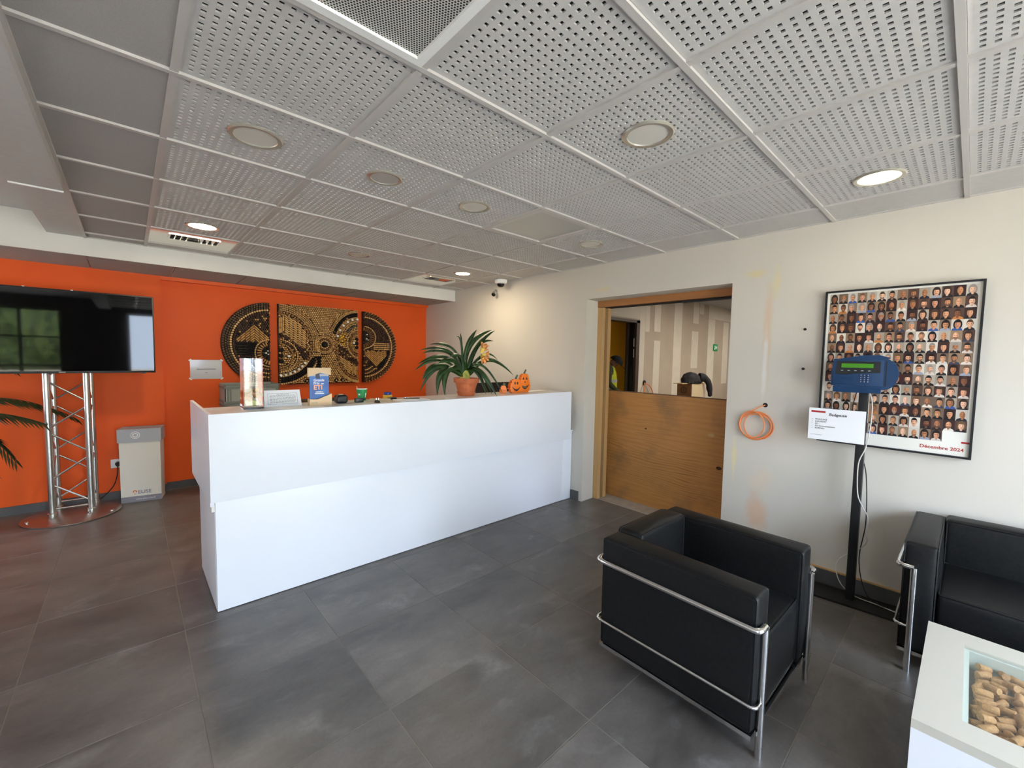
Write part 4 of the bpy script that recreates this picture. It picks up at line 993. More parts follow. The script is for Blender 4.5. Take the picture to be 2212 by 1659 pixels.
# ================================================================== CORK MOSAICS
TAN, TAN2, BRN, DRK, BLK, WHT, GLD, GRY = lin(226, 180, 116), lin(206, 156, 94), lin(152, 104, 66), lin(84, 58, 46), lin(26, 22, 21), lin(240, 234, 222), lin(232, 178, 40), lin(96, 94, 92)
class Mosaic:
    def __init__(s, inside, res=.004):
        s.g = G(); s.inside = inside; s.occ = []; s.cell = {}
    def free(s, x, y, r):
        k0, k1 = int(math.floor(x/.03)), int(math.floor(y/.03))
        for a in (-1, 0, 1):
            for b in (-1, 0, 1):
                for (px, py, pr) in s.cell.get((k0+a, k1+b), ()):
                    if (px-x)**2 + (py-y)**2 < (pr + r)**2*.86: return False
        return True
    def mark(s, x, y, r): s.cell.setdefault((int(math.floor(x/.03)), int(math.floor(y/.03))), []).append((x, y, r))
    def dot(s, x, y, r, c, h=.035, force=False, n=7):
        if not s.inside(x, y): return
        if not force and not s.free(x, y, r): return
        s.mark(x, y, r); j = random.uniform(.86, 1.12); s.g.c = tuple(v*j for v in c); h += random.uniform(-.004, .004)
        r *= .86
        V = [(x + r*math.cos(2*PI*k/n), 0, y + r*math.sin(2*PI*k/n)) for k in range(n)] + [(x + r*math.cos(2*PI*k/n), -h, y + r*math.sin(2*PI*k/n)) for k in range(n)]
        s.g.add(V, [tuple(range(n, 2*n))] + [(k, (k+1) % n, n+(k+1) % n, n+k) for k in range(n)])
    def bar(s, x0, y0, x1, y1, r, c, h=.030, force=False):
        mx, my = (x0+x1)/2, (y0+y1)/2
        if not (s.inside(x0, y0) and s.inside(x1, y1)): return
        L = math.hypot(x1-x0, y1-y0); m = max(2, int(L/(2*r)) + 1)
        pts = [(x0 + (x1-x0)*k/(m-1), y0 + (y1-y0)*k/(m-1)) for k in range(m)]
        if not force and not all(s.free(px, py, r*.8) for px, py in pts): return
        for px, py in pts: s.mark(px, py, r)
        ux, uy = (x1-x0)/L, (y1-y0)/L; r *= .84; nx, ny = -uy*r, ux*r; j = random.uniform(.85, 1.12); s.g.c = tuple(v*j for v in c)
        prof = [(-1, 0), (-1, .6), (-.55, .93), (.55, .93), (1, .6), (1, 0)]
        V = []
        for (bx_, by_) in ((x0 - ux*r*.6, y0 - uy*r*.6), (x1 + ux*r*.6, y1 + uy*r*.6)):
            for (a, b) in prof: V.append((bx_ + nx*a, -h*b, by_ + ny*a))
        n = len(prof)
        s.g.add(V, [(k, k+1, n+k+1, n+k) for k in range(n-1)] + [tuple(range(n)), tuple(range(2*n-1, n-1, -1))])
    def arc(s, cx, cy, a, b, t0, t1, r, c, step=None, h=.035, alt=None):
        n = max(2, int(abs(t1-t0)*(a+b)/2/(step or 2.15*r)))
        for k in range(n+1):
            t = t0 + (t1-t0)*k/n
            s.dot(cx + a*math.cos(t), cy + b*math.sin(t), r if not (alt and k % 2) else alt[0], c if not (alt and k % 2) else alt[1], h, force=True)
    def fill(s, x0, x1, y0, y1, r, colf, pred=None, tries=1):
        j = 0; y = y0
        while y < y1:
            x = x0 + (r*1.05 if j % 2 else 0)
            while x < x1:
                c = colf(x, y)
                if c and (pred is None or pred(x, y)): s.dot(x + random.uniform(-.001, .001), y, r*random.uniform(.9, 1.02), c, .028 + random.uniform(0, .008))
                x += 2.1*r
            y += 1.85*r; j += 1
def place_bars(ms, bars, r, c):
    ok = [q for q in bars if all(ms.free(q[0] + (q[2]-q[0])*k/4, q[1] + (q[3]-q[1])*k/4, r*.7) for k in range(5))]
    for q in ok: ms.bar(*q, r, c, force=True)
def herring(ms, pred, r, c, L, dirs, x0, x1, y0, y1):
    """columns of lying corks, slanted in turn"""
    random.seed(11); col = 0; x = x0; bars = []
    while x < x1:
        a = dirs[min(col, len(dirs)-1)] if isinstance(dirs, list) else dirs[col % len(dirs)]; sl = abs(math.cos(a)) > .2
        y = y0 + (0 if sl else random.uniform(0, L))
        while y < y1:
            q = (x, y, x + L*abs(math.cos(a)), y + (L*math.sin(a)*(1 if math.cos(a) >= 0 else -1) if sl else L))
            if pred((q[0]+q[2])/2, (q[1]+q[3])/2): bars.append(q)
            y += 2.1*r/abs(math.cos(a)) if sl else L + 1.5*r
        x += (L*abs(math.cos(a)) + 1.3*r) if sl else 2.1*r
        col += 1
    place_bars(ms, bars, r, c)
def chevron(ms, cx, py, half, depth, r, c, up=1, n=7, slope=.9, floor_=None):
    bars = []
    for k in range(n):
        y = py - up*k*2.15*r*math.hypot(1, slope)
        for s_ in (-1, 1):
            L = .036; d = .012 if s_ > 0 else 0.0
            while d < half:
                e = min(d + L, half)
                p1 = (cx + s_*e, y - up*slope*e)
                if floor_ is not None and (p1[1] - floor_)*up < 0: e = max(0, (y - floor_)*up/slope); p1 = (cx + s_*e, y - up*slope*e)
                if e - d > .012: bars.append((cx + s_*d, y - up*slope*d, p1[0], p1[1]))
                else: break
                d += L + 1.3*r
    place_bars(ms, bars, r, c)
# --- square
random.seed(21)
S = Mosaic(lambda x, y: .004 < x < .996 and .004 < y < .996)
cx, cy = .545, .515
S.dot(cx, cy, .034, BLK, .045, True, 16)
S.arc(cx, cy, .050, .050, 0, 2*PI, .010, TAN); S.arc(cx, cy, .073, .073, 0, 2*PI, .012, BRN, h=.028); S.arc(cx, cy, .095, .095, 0, 2*PI, .009, TAN); S.arc(cx, cy, .114, .114, 0, 2*PI, .009, TAN)
H = PI/2
S.arc(0, .5, .375, .40, -H*.62, H, .019, BRN, .034, alt=(.010, TAN2))
for k, rr in enumerate((.408, .430, .452, .474)): S.arc(0, .5, rr, rr + .018, -.15, H, .0092, TAN, .0205)
S.arc(0, .5, .40, .40, -H, -.55, .011, TAN); S.arc(0, .5, .345, .345, -H, -.75, .011, TAN)
for k in range(7): 
    a = -H + .05 + k*.148; S.dot(.372*math.cos(a)*1.0, .5 + .385*math.sin(a), .018, WHT, .04, True, 12)
for rr in (.425, .448, .470): S.arc(0, .5, rr, rr, -H, -.42, .0105, BLK)
S.arc(0, .5, .497, .492, -H, -.5, .012, TAN)
# eye lower left
S.arc(0, .36, .215, .20, -H, H, .011, TAN); S.arc(0, .36, .16, .15, -H, H, .010, TAN2)
for z in (.29, .36, .43): S.dot(.026, z, .026, BLK, .04, True, 12)
S.dot(.075, .33, .015, TAN, .035, True); S.dot(.075, .385, .015, TAN, .035, True); S.dot(.112, .355, .018, WHT, .04, True, 12)
# right side
S.arc(1, .5, .30, .44, H + .55, PI + .95*H, .019, BRN, .036, alt=(.010, TAN2))
for rr in (0, .022): S.arc(1, .5, .385 + rr, .475 + rr*.8, H, PI - .35, .0092, TAN, .0205)
for rr in (0, .023): S.arc(1, .5, .345 + rr, .425 + rr, H, PI - .42, .0105, BLK)
S.arc(1, .5, .325, .40, H, PI - .4, .009, TAN)
for k in range(6): a = H + .03 + k*.235; S.dot(1 - .006 + .30*math.cos(a), .5 + .378*math.sin(a), .018, WHT, .04, True, 12)
S.arc(1, .5, .27, .345, H, PI - .6, .009, TAN); S.arc(1, .53, .19, .265, H, PI - .7, .013, GRY)
S.arc(1, .54, .155, .19, H, 3*H, .010, TAN); S.arc(1, .54, .125, .15, H, 3*H, .010, BRN); S.arc(1, .54, .10, .12, H, 3*H, .010, TAN2)
for z in (.49, .545, .60): S.dot(.977, z, .024, BLK, .04, True, 12)
S.dot(.935, .55, .017, WHT, .04, True, 12); S.dot(.955, .515, .012, TAN, .035, True); S.dot(.955, .58, .012, TAN, .035, True)
for (a, b) in ((.81, .665), (.81, .59), (.80, .535), (.77, .62), (.775, .57), (.745, .60), (.79, .635)): S.dot(a, b, .016, GLD, .036, True)
for rr in (0, .022, .044): S.arc(1, .5, .335 + rr, .47 + rr*.5, PI + .45, 3*H - .02, .009, TAN, .0205)
# diagonal bands
bandL = lambda x, y: x < .36 and -.062 < (y - (.60 - .72*x)) < .055
S.fill(0, .37, .3, .72, .0125, lambda x, y: DRK if random.random() < .85 else TAN2, bandL)
bandR = lambda x, y: x > .69 and -.075 < (y - (.475 - .60*(x - .7))) < .045
S.fill(.69, 1, .2, .55, .0125, lambda x, y: DRK if random.random() < .88 else TAN2, bandR)
# herringbone fields
eL = lambda x, y: (x/.345)**2 + ((y - .5)/.37)**2 < 1 and y > .665 - .72*x
herring(S, eL, .0098, TAN, .05, [H, H, H, -.75, -.75, -.75, -.75, -.75, -.75], .016, .36, .30, .92)
eR = lambda x, y: ((1-x)/.275)**2 + ((y - .5)/.41)**2 < 1 and y < .39 - .60*(x - .7)
herring(S, eR, .0098, TAN, .05, [-.75, -.75, -.75, -.75, H], .70, .985, .02, .5)
for (a, b) in ((.32, .04), (.40, .04), (.69, .04), (.78, .04)): S.dot(a, b, .024, BLK, .03, True, 12); S.dot(a, b, .012, TAN, .042, True)
S.fill(.36, .56, .02, .34, .0115, lambda x, y: BLK if (.50 - y) > .55*abs(x - .5) + .1 and x < .5 and (x - .36)*1.2 < .16 else TAN, lambda x, y: True)
S.fill(0, 1, 0, 1, .0125, lambda x, y: TAN2 if y > .97 or random.random() < .25 else TAN)
S.fill(.003, 1, .003, 1, .0062, lambda x, y: TAN2)
# --- half discs
random.seed(5)
Lh = Mosaic(lambda x, y: x < -.004 and x*x + y*y < .496**2)     # flat side at x = 0
for rr in (.484, .458, .434): Lh.arc(0, 0, rr, rr, H, 3*H, .0122, lin(104, 82, 58), .0275)
Lh.arc(0, 0, .408, .408, H, 3*H, .0135, TAN, .027); Lh.arc(0, 0, .380, .380, H, 3*H, .012, DRK)
chevron(Lh, -.168, .215, .175, .2, .0098, TAN2, 1, 8, .98, .022)
Lh.fill(-.40, -.15, -.135, .012, .008, lambda x, y: BLK)
for k in range(4): Lh.bar(-.36, -.03 - .03*k, -.25, -.03 - .03*k, .0025, lin(110, 92, 60), .04, True)
Lh.arc(0, -.11, .165, .165, H, 3*H, .010, TAN)
for k in range(13):
    a = H + .12 + k*(PI - .24)/12; Lh.bar(.10*math.cos(a), -.11 + .10*math.sin(a), .138*math.cos(a), -.11 + .138*math.sin(a), .0095, TAN2)
for k in range(9):
    a = H + k*PI/8; Lh.dot(.06*math.cos(a), -.11 + .06*math.sin(a), .020, BLK)
Lh.dot(-.03, -.085, .010, WHT, .045, True); Lh.dot(-.05, -.11, .011, WHT, .045, True); Lh.dot(-.025, -.125, .009, WHT, .045, True)
for rr, c in ((.20, TAN2), (.225, DRK), (.25, TAN), (.275, DRK), (.30, DRK)): Lh.arc(0, -.11, rr, rr, PI + .35, 3*H, .0115, c)
Lh.fill(-.5, 0, -.5, .5, .0118, lambda x, y: lin(84, 60, 44) if random.random() < .8 else (TAN2 if random.random() < .7 else BLK))
Lh.fill(-.5, 0, -.5, .5, .0065, lambda x, y: DRK)
Rh = Mosaic(lambda x, y: x > .004 and x*x + y*y < .496**2)
for k, rr in enumerate((.486, .466, .446)): Rh.arc(0, 0, rr, rr, -H, H, .0095, TAN2 if k == 0 else BRN, .021, alt=(.0095, DRK))
Rh.arc(0, 0, .418, .418, -H, H, .0135, TAN, .027)
Rh.arc(0, .135, .175, .155, -H, H, .0095, TAN)
for k in range(15):
    a = -H + .08 + k*(PI - .16)/14; Rh.bar(.105*math.cos(a), .135 + .10*math.sin(a), .148*math.cos(a), .135 + .135*math.sin(a), .0085, BRN)
for rr in (.08, .055, .03): Rh.arc(0, .135, rr, rr, -H, H, .0105, lin(66, 62, 48))
Rh.dot(.045, .175, .010, WHT, .045, True); Rh.dot(.04, .115, .010, WHT, .045, True); Rh.dot(.065, .10, .009, WHT, .045, True)
for z in (.055, .028, .001, -.026): 
    x = .155
    while x < .40: Rh.dot(x, z, .0115, TAN); x += .0245
chevron(Rh, .19, -.265, .165, .2, .0098, TAN2, -1, 8, 1.0, -.048)
for rr, c in ((.14, DRK), (.165, TAN), (.19, DRK), (.215, TAN2), (.24, DRK)): Rh.arc(0, -.16, rr, rr, -H, -.75, .0115, c)
Rh.fill(0, .42, .06, .42, .0118, lambda x, y: DRK, lambda x, y: x*x + y*y < .405**2)
Rh.fill(0, .5, -.5, .5, .0118, lambda x, y: BLK if y < -.03 and x > .2 else (DRK if random.random() < .75 else TAN2))
Rh.fill(0, .5, -.5, .5, .0065, lambda x, y: DRK)
m_corkcol = M_attr('stained_corks', .7, .3)
m_backing = M('dark_art_backing', lin(46, 24, 18), .7)
def art(name, label, mosaic, loc, outline):
    t = thing(name, label, 'wall art', loc, 0, 'cork mosaic panels')
    G().prism(outline, lambda a, b, tt: (a, -.03 + .03*tt, b)).build('backing_board', m_backing, t, smooth=0)
    sx = 1 if outline[0][0] >= 0 and max(p[0] for p in outline) > .3 else -1
    G().box(min(.15*sx, .35*sx), max(.15*sx, .35*sx), .0, .0215, .2 if len(outline) == 4 else -.1, .3 if len(outline) == 4 else 0).build('hanging_cleat', m_backing, t, smooth=0)
    o = mosaic.g.build('corks', m_corkcol, t, smooth=40); o.location = (0, -.03, 0); o['kind'] = 'stuff'; o['label'] = 'bottle corks stained in browns and white'
sq = [(0, 0), (1, 0), (1, 1), (0, 1)]
YA = YB - .022
art('cork_mosaic', 'square cork mosaic with central ring and two eye shapes', S, (.638, YA, 1.12), sq)
art('cork_mosaic', 'dark half-disc cork mosaic with upward chevron', Lh, (.545, YA, 1.62), [(.5*math.cos(H + k*PI/32), .5*math.sin(H + k*PI/32)) for k in range(33)])
art('cork_mosaic', 'half-disc cork mosaic with downward chevron at the wall corner end', Rh, (1.712, YA, 1.62), [(.5*math.cos(-H + k*PI/32), .5*math.sin(-H + k*PI/32)) for k in range(33)])

# ================================================================== TV ON TRUSS STAND
t = thing('truss_stand', 'aluminium box truss stand on a round steel base plate', 'stand', (-1.155, 4.19, 0), math.radians(-4))
G().lathe([(0, 0), (.308, 0), (.326, .004), (.326, .009), (.320, .012), (0, .012)], 56).build('base_plate', M('brushed_steel_plate', (.42, .38, .34), .38, metal=1), t)
lx, ly, cyo = .125, .12, .095
for sx in (-1, 1):
    for sy in (-1, 1):
        lg = G().cyl((sx*lx, cyo + sy*ly, .012), (sx*lx, cyo + sy*ly, 1.90), .025, 18).build('chord_tube', m_alu, t)
        G().lathe([(.028, .02), (.034, .025), (.034, .05), (.028, .055)], 16, (sx*lx, cyo + sy*ly, 0)).build('coupler', m_alu, lg)
def brace(a, b): G().cyl((a[0], a[1] + cyo, a[2]), (b[0], b[1] + cyo, b[2]), .0085, 8).build('brace', m_alu, t)
for sy in (-1, 1):
    z = .10; s_ = 1 if sy < 0 else -1
    brace((-lx, sy*ly, .085), (lx, sy*ly, .085))
    while z < 1.75:
        brace((-s_*lx, sy*ly, z + .21), (s_*lx, sy*ly, z + .02)); z += .23; s_ = -s_
for sx in (-1, 1):
    z = .10; s_ = 1
    while z < 1.75:
        brace((sx*lx, -s_*ly, z + .21), (sx*lx, s_*ly, z + .02)); z += .23; s_ = -s_
for a in (200, 340, 70):
    x, y = .285*math.cos(math.radians(a)), .285*math.sin(math.radians(a))
    b = G().lathe([(.014, .012), (.014, .02), (.008, .026), (0, .027)], 12, (x, y, 0)).build('levelling_bolt', m_chrome, t)
t = thing('television', 'large black flat-screen television mounted on the truss stand', 'television', (-1.168, 4.02, 1.66), math.radians(0))
G().bbox(-.617, .617, 0, .035, -.357, .362, .003).build('bezel', m_blackplastic, t)
G().bbox(-.5, .5, .035, .06, -.25, .2, .004).build('rear_housing', m_blackplastic, t)
G().bbox(-.13, .15, .06, .108, -.15, .12, .003).build('mount_bracket', m_blackmetal, t)
G().box(-.606, .606, -.0012, -.0002, -.338, .352).build('screen', m_screen, t, smooth=0)
G().box(-.02, .02, -.0016, -.0005, -.352, -.345).build('brand_mark', m_greybtn, t, smooth=0)
G().box(.515, .545, .006, .026, -.365, -.357).build('sensor_tab', m_blackplastic, t, smooth=0)
for x in (-.20, .08): G().bbox(x - .008, x + .008, .008, .02, .362, .367, .001).build('mount_stud', m_chrome, t)
# mains outlet, plug and cable
t = thing('wall_socket', 'white double wall socket on the orange wall behind the paper bin', 'socket', (-.80, 4.54, .362))
G().bbox(-.105, .105, -.011, 0, -.044, .044, .003).build('plate', m_plastic_w, t)
for x in (-.052, .052): G().lathe([(.024, 0), (.022, .001), (0, .001)], 20).build('socket_face', M('socket_grey', lin(214, 212, 208), .4), t).matrix_local = Matrix.Translation((x, -.012, 0)) @ Matrix.Rotation(PI/2, 4, 'X')
t = thing('power_cable', 'black mains plug and cable running to the truss stand', 'cable', (-.853, 4.515, .362))
G().tube([(0, .012, 0), (0, -.02, 0), (.0, -.03, -.02)], [.020, .021, .012], 14).build('plug', m_blackplastic, t)
G().tube(spline([(0, -.03, -.02), (-.005, -.035, -.10), (-.03, -.04, -.20), (-.08, -.06, -.27), (-.15, -.12, -.325), (-.20, -.18, -.343)], 6), .0045, 8).build('cord', m_cable_b, t)
# paper recycling bin
t = thing('paper_bin', 'white cardboard paper recycling bin with grey lid reading ELISE', 'bin', (-.664, 4.372, 0), math.radians(-11))
hw, dp = .155, .10
G().prism([(-hw, 0), (hw, 0), (hw + .002, .70), (-hw - .002, .70)], lambda a, b, tt: (a, -dp + 2*dp*tt, b)).build('carton', m_cream, t, smooth=0)
G().box(-hw - .0008, hw + .0008, -dp - .0008, -dp - .0002, 0, .058).build('grey_band', m_cardgrey_d, t, smooth=0)
g = G(); a = hw + .012; z0, z1 = .605, .735
g.box(-a, a, -dp - .010, -dp - .006, z0, z1); g.box(-a, a, dp + .006, dp + .010, z0, z1); g.box(-a, -a + .004, -dp - .006, dp + .006, z0, z1); g.box(a - .004, a, -dp - .006, dp + .006, z0, z1)
g.box(-a + .004, a - .004, -dp - .006, -.02, z1 - .004, z1); g.box(-a + .004, a - .004, .02, dp + .006, z1 - .004, z1); g.box(-a + .004, -.11, -.02, .02, z1 - .004, z1); g.box(.11, a - .004, -.02, .02, z1 - .004, z1)
lid = g.build('lid', m_cardgrey, t, smooth=0)
G().box(-.112, .112, -.022, .022, z1 - .03, z1 - .025).build('paper_slot', m_hole, lid, smooth=0)
g = G()
for (r0, r1) in ((.030, .036), (.014, .022)):
    for k in range(24):
        A, B = 2*PI*k/24, 2*PI*(k+1)/24
        g.add([(-.03 + r*math.cos(q), -dp - .0106, .675 + r*math.sin(q)) for r, q in ((r0, A), (r1, A), (r1, B), (r0, B))], [(0, 1, 2, 3)])
g.build('lid_emblem', m_paper, lid, smooth=0, fix=False)
yf = -dp - .0012
text_part('lettering', 'ELISE', .048, m_cardgrey_d, frame_M((-.028, yf, .082), (1, 0, 0), (0, 0, 1)), t, bold=.0006)
text_part('lettering', 'www.elise.com.fr', .022, m_paper, frame_M((-.045, yf - .0004, .022), (1, 0, 0), (0, 0, 1)), t)
g = G()
for k in range(14):
    A, B = -.5 + k*.3, -.5 + (k+1)*.3; r0, r1 = .007, .016
    g.add([(-.050 + r*math.cos(q), yf, .104 + r*math.sin(q)) for r, q in ((r0, A), (r1, A), (r1, B), (r0, B))], [(0, 1, 2, 3)])
g.add([(-.056, yf, .086), (-.044, yf, .086), (-.046, yf, .078), (-.054, yf, .078)], [(0, 1, 2, 3)])
g.build('lamp_emblem', m_logo_o, t, smooth=0, fix=False)

# potted palm at the left
t = thing('potted_palm', 'potted palm with feathery dark fronds beside the truss stand', 'plant', (-1.92, 4.16, 0))
G().lathe([(0, 0), (.13, 0), (.17, .30), (.18, .32), (.165, .32), (.15, .27), (0, .27)], 32).build('pot', m_copper, t)
G().lathe([(.158, .29), (0, .295)], 20).build('soil', m_soil, t)
for k in range(4): G().tube(spline([(.03*math.cos(k*1.6), .03*math.sin(k*1.6), .28), (.05*math.cos(k*1.6), .05*math.sin(k*1.6), .6), (.06*math.cos(k*1.6), .06*math.sin(k*1.6), .85)], 4), [.016]*9, 8).build('stem', m_palmstem, t)
random.seed(9)
def frond(p0, p1, p2, p3, ln, n=26):
    P0, P1, P2, P3 = map(Vector, (p0, p1, p2, p3)); g = G(); pts = []
    for k in range(n+1):
        u = k/n; pts.append(P0*(1-u)**3 + P1*3*u*(1-u)**2 + P2*3*u*u*(1-u) + P3*u**3)
    g.tube(pts, [.006*(1 - .8*k/n) + .0012 for k in range(n+1)], 5)
    for k in range(6, n+1):
        d = (pts[k] - pts[k-1]).normalized(); u = k/n
        side = d.cross(Vector((0, 0, 1))).normalized(); up = side.cross(d)
        for s_ in (-1, 1):
            L = ln*(1.0 - abs(u - .5)*1.1)*random.uniform(.85, 1.1)
            dr = (side*s_*.75 + d*.75 + Vector((0, 0, -.15))).normalized()
            a = pts[k]; b = a + dr*L*.5 + Vector((0, 0, -.02*L/.25)); c = a + dr*L + Vector((0, 0, -.32*L))
            wv = dr.cross(up).normalized()*.008 if s_ > 0 else dr.cross(up).normalized()*.008
            wv = (d*.6 + up*.5).normalized()*.0085
            g.add([a - wv*.4, a + wv*.4, b + wv, b - wv, c], [(0, 1, 2, 3), (3, 2, 4)])
    o = g.build('frond', m_palm, t, smooth=180, fix=False)
frond((0, 0, .8), (.06, .02, 1.15), (.38, .10, 1.20), (.78, .20, .88), .22)
frond((0, 0, .75), (.10, -.02, 1.0), (.30, -.06, 1.05), (.60, -.05, .88), .24)
frond((.02, 0, .7), (.10, -.05, .92), (.28, -.10, .95), (.46, -.14, .58), .22)
frond((0, 0, .8), (-.02, -.1, 1.2), (-.2, -.25, 1.5), (-.5, -.35, 1.4), .24)
frond((0, 0, .8), (.02, .05, 1.2), (.12, .12, 1.50), (.42, .15, 1.34), .22)
frond((0, 0, .8), (-.1, .05, 1.3), (-.3, .1, 1.5), (-.6, .1, 1.2), .24)
frond((0, 0, .7), (.05, -.12, .9), (.2, -.25, .9), (.36, -.3, .55), .2)

# ================================================================== LEATHER SEATING
def club_seat(name, label, cat, loc, rz, W, D, seats):
    t = thing(name, label, cat, loc, rz)
    aw = .122; hx, hy = W/2, D/2
    def cushion(nm, x0, x1, y0, y1, z0, z1, r, bulge):
        o = G().rbox(x0, x1, y0, y1, z0, z1, r, 12, bulge).build(nm, m_leather, t, smooth=80)
        i = r*.32
        for sgn in (-1, 1):
            if nm == 'arm_cushion':
                xx = x0 + i*.6 if sgn < 0 else x1 - i*.6
                path = [(xx, y0 + i, z0 + i), (xx, y1 - i, z0 + i), (xx, y1 - i, z1 - i), (xx, y0 + i, z1 - i)]
            elif nm == 'back_cushion':
                yy = y0 + i*.6 if sgn < 0 else y1 - i*.6
                path = [(x0 + i, yy, z0 + i), (x1 - i, yy, z0 + i), (x1 - i, yy, z1 - i), (x0 + i, yy, z1 - i)]
            else:
                zz = z0 + i*.6 if sgn < 0 else z1 - i*.6
                path = [(x0 + i, y0 + i, zz), (x1 - i, y0 + i, zz), (x1 - i, y1 - i, zz), (x0 + i, y1 - i, zz)]
            path = fillet(path + path[:2], r*.8, 4)[5:]
            G().tube(path, .0042, 6, closed=True).build('piping', m_leather, o)
        return o
    for s_ in (-1, 1):
        x0, x1 = (-hx, -hx + aw) if s_ < 0 else (hx - aw, hx)
        cushion('arm_cushion', x0, x1, -hy, hy - .005, .105, .640, .017, .010)
    wi = (W - 2*aw)/seats
    for k in range(seats):
        xa = -hx + aw + wi*k
        cushion('seat_cushion', xa + .003, xa + wi - .003, -hy + .012, hy - .14, .115, .415, .018, .008)
        cushion('back_cushion', xa + .003, xa + wi - .003, hy - .138, hy - .004, .105, .655, .020, .010)
    ro, yo, yb = hx + .014, -hy - .016, hy + .014
    lx = hx - .042
    def loop(z, r, nm):
        pts = fillet([(-lx, yo, z), (-ro, yo, z), (-ro, yb, z), (ro, yb, z), (ro, yo, z), (lx, yo, z)], .03, 6)
        G().tube(pts, r, 12).build(nm, m_chrome, t)
    loop(.523, .0125, 'top_rail'); loop(.225, .007, 'lower_rail')
    for x in (-lx, lx):
        G().tube([(x, yo, 0), (x, yo, .02), (x, yo, .5235)], .0135, 16).build('leg', m_chrome, t)
        xr = x*(hx - .17)/lx; G().tube([(xr, hy - .05, 0), (xr, hy - .05, .10)], .0125, 14).build('leg', m_chrome, t)
    g = G(); b = .035
    g.box(-hx, hx, -hy, -hy + b, .083, .1); g.box(-hx, hx, hy - b, hy, .083, .1); g.box(-hx, -hx + b, -hy + b, hy - b, .083, .1); g.box(hx - b, hx, -hy + b, hy - b, .083, .1)
    g.build('base_frame', m_chrome, t, smooth=0)
    G().box(-hx + .02, hx - .02, -hy + .02, hy - .02, .098, .106).build('webbing', m_blackplastic, t, smooth=0)
    return t
club_seat('armchair', 'black leather cube armchair with chrome tube frame standing alone on the tiles', 'armchair', (1.305, -.452, 0), math.radians(-1), .70, .70, 1)
club_seat('sofa', 'black leather cube sofa with chrome tube frame against the white wall', 'sofa', (2.405, -1.80, 0), math.radians(-90), 1.40, .66, 2)

# ------------------------------------------------------------------ coffee table with corks under glass
TX0, TX1, TY0, TY1, TZ = 1.05, 1.80, -1.96, -1.212, .40
GX0, GX1, GY0, GY1 = 1.157, 1.687, -1.855, -1.320
t = thing('coffee_table', 'white box coffee table with glass window over wine corks', 'table', ((TX0+TX1)/2, (TY0+TY1)/2, 0))
c_x, c_y = (TX0+TX1)/2, (TY0+TY1)/2
g = G()
for (a, b, c, d) in ((TX0, TX1, TY0, TY0 + .03), (TX0, TX1, TY1 - .03, TY1), (TX0, TX0 + .03, TY0 + .03, TY1 - .03), (TX1 - .03, TX1, TY0 + .03, TY1 - .03)): g.box(a - c_x, b - c_x, c - c_y, d - c_y, 0, TZ - .03)
g.build('side_walls', m_lam, t, smooth=0)
g = G()
for (a, b, c, d) in ((TX0, TX1, TY0, GY0), (TX0, TX1, GY1, TY1), (TX0, GX0, GY0, GY1), (GX1, TX1, GY0, GY1)): g.box(a - c_x, b - c_x, c - c_y, d - c_y, TZ - .03, TZ)
g.build('top_frame', M('warm_white_table_top', lin(198, 193, 180), .35), t, smooth=0)
g = G(); q = .014
for (a, b, c, d) in ((GX0, GX1, GY0, GY0 + q), (GX0, GX1, GY1 - q, GY1), (GX0, GX0 + q, GY0 + q, GY1 - q), (GX1 - q, GX1, GY0 + q, GY1 - q)): g.box(a - c_x, b - c_x, c - c_y, d - c_y, TZ - .079, TZ - .012)
g.build('glass_ledge', m_glassedge, t, smooth=0)
G().box(GX0 + .001 - c_x, GX1 - .001 - c_x, GY0 + .001 - c_y, GY1 - .001 - c_y, TZ - .009, TZ - .003).build('glass_top', m_glass, t, smooth=0)
G().box(TX0 + .03 - c_x, TX1 - .03 - c_x, TY0 + .03 - c_y, TY1 - .03 - c_y, .30, .32).build('inner_shelf', m_corkbed, t, smooth=0)
ckm = []
for (L_, r_) in ((.044, .0118), (.040, .0122), (.048, .0112)):
    ckm.append(G().lathe([(0, -L_/2), (r_ - .001, -L_/2), (r_, -L_/2 + .0015), (r_, L_/2 - .0015), (r_ - .001, L_/2), (0, L_/2)], 14).mesh('cork', m_cork))
random.seed(4)
def cork(x, y, z, tilt, az, k):
    o = put('cork', ckm[k % 3], None, (x, y, z)); o.rotation_euler = (PI/2 + tilt, 0, az)
    tag(o, 'tan wine cork lying in the pile under the table glass', 'cork', 'corks inside the coffee table')
n = 0
for layer, (zz, m_) in enumerate(((.3325, 11), (.350, 10), (.366, 7))):
    for i in range(m_):
        for j in range(m_):
            x = GX0 + .026 + (GX1 - GX0 - .052)*(i + .5 + random.uniform(-.22, .22))/m_; y = GY0 + .026 + (GY1 - GY0 - .052)*(j + .5 + random.uniform(-.22, .22))/m_
            if layer == 2 and (x - GX0)/(GX1 - GX0) > .72 + random.uniform(-.1, .1): continue
            if n < 265: cork(x, y, zz + random.uniform(0, .006), random.uniform(-.35, .35) if layer else 0, random.choice((random.uniform(0, PI), .6 + random.uniform(-.5, .5))), n); n += 1

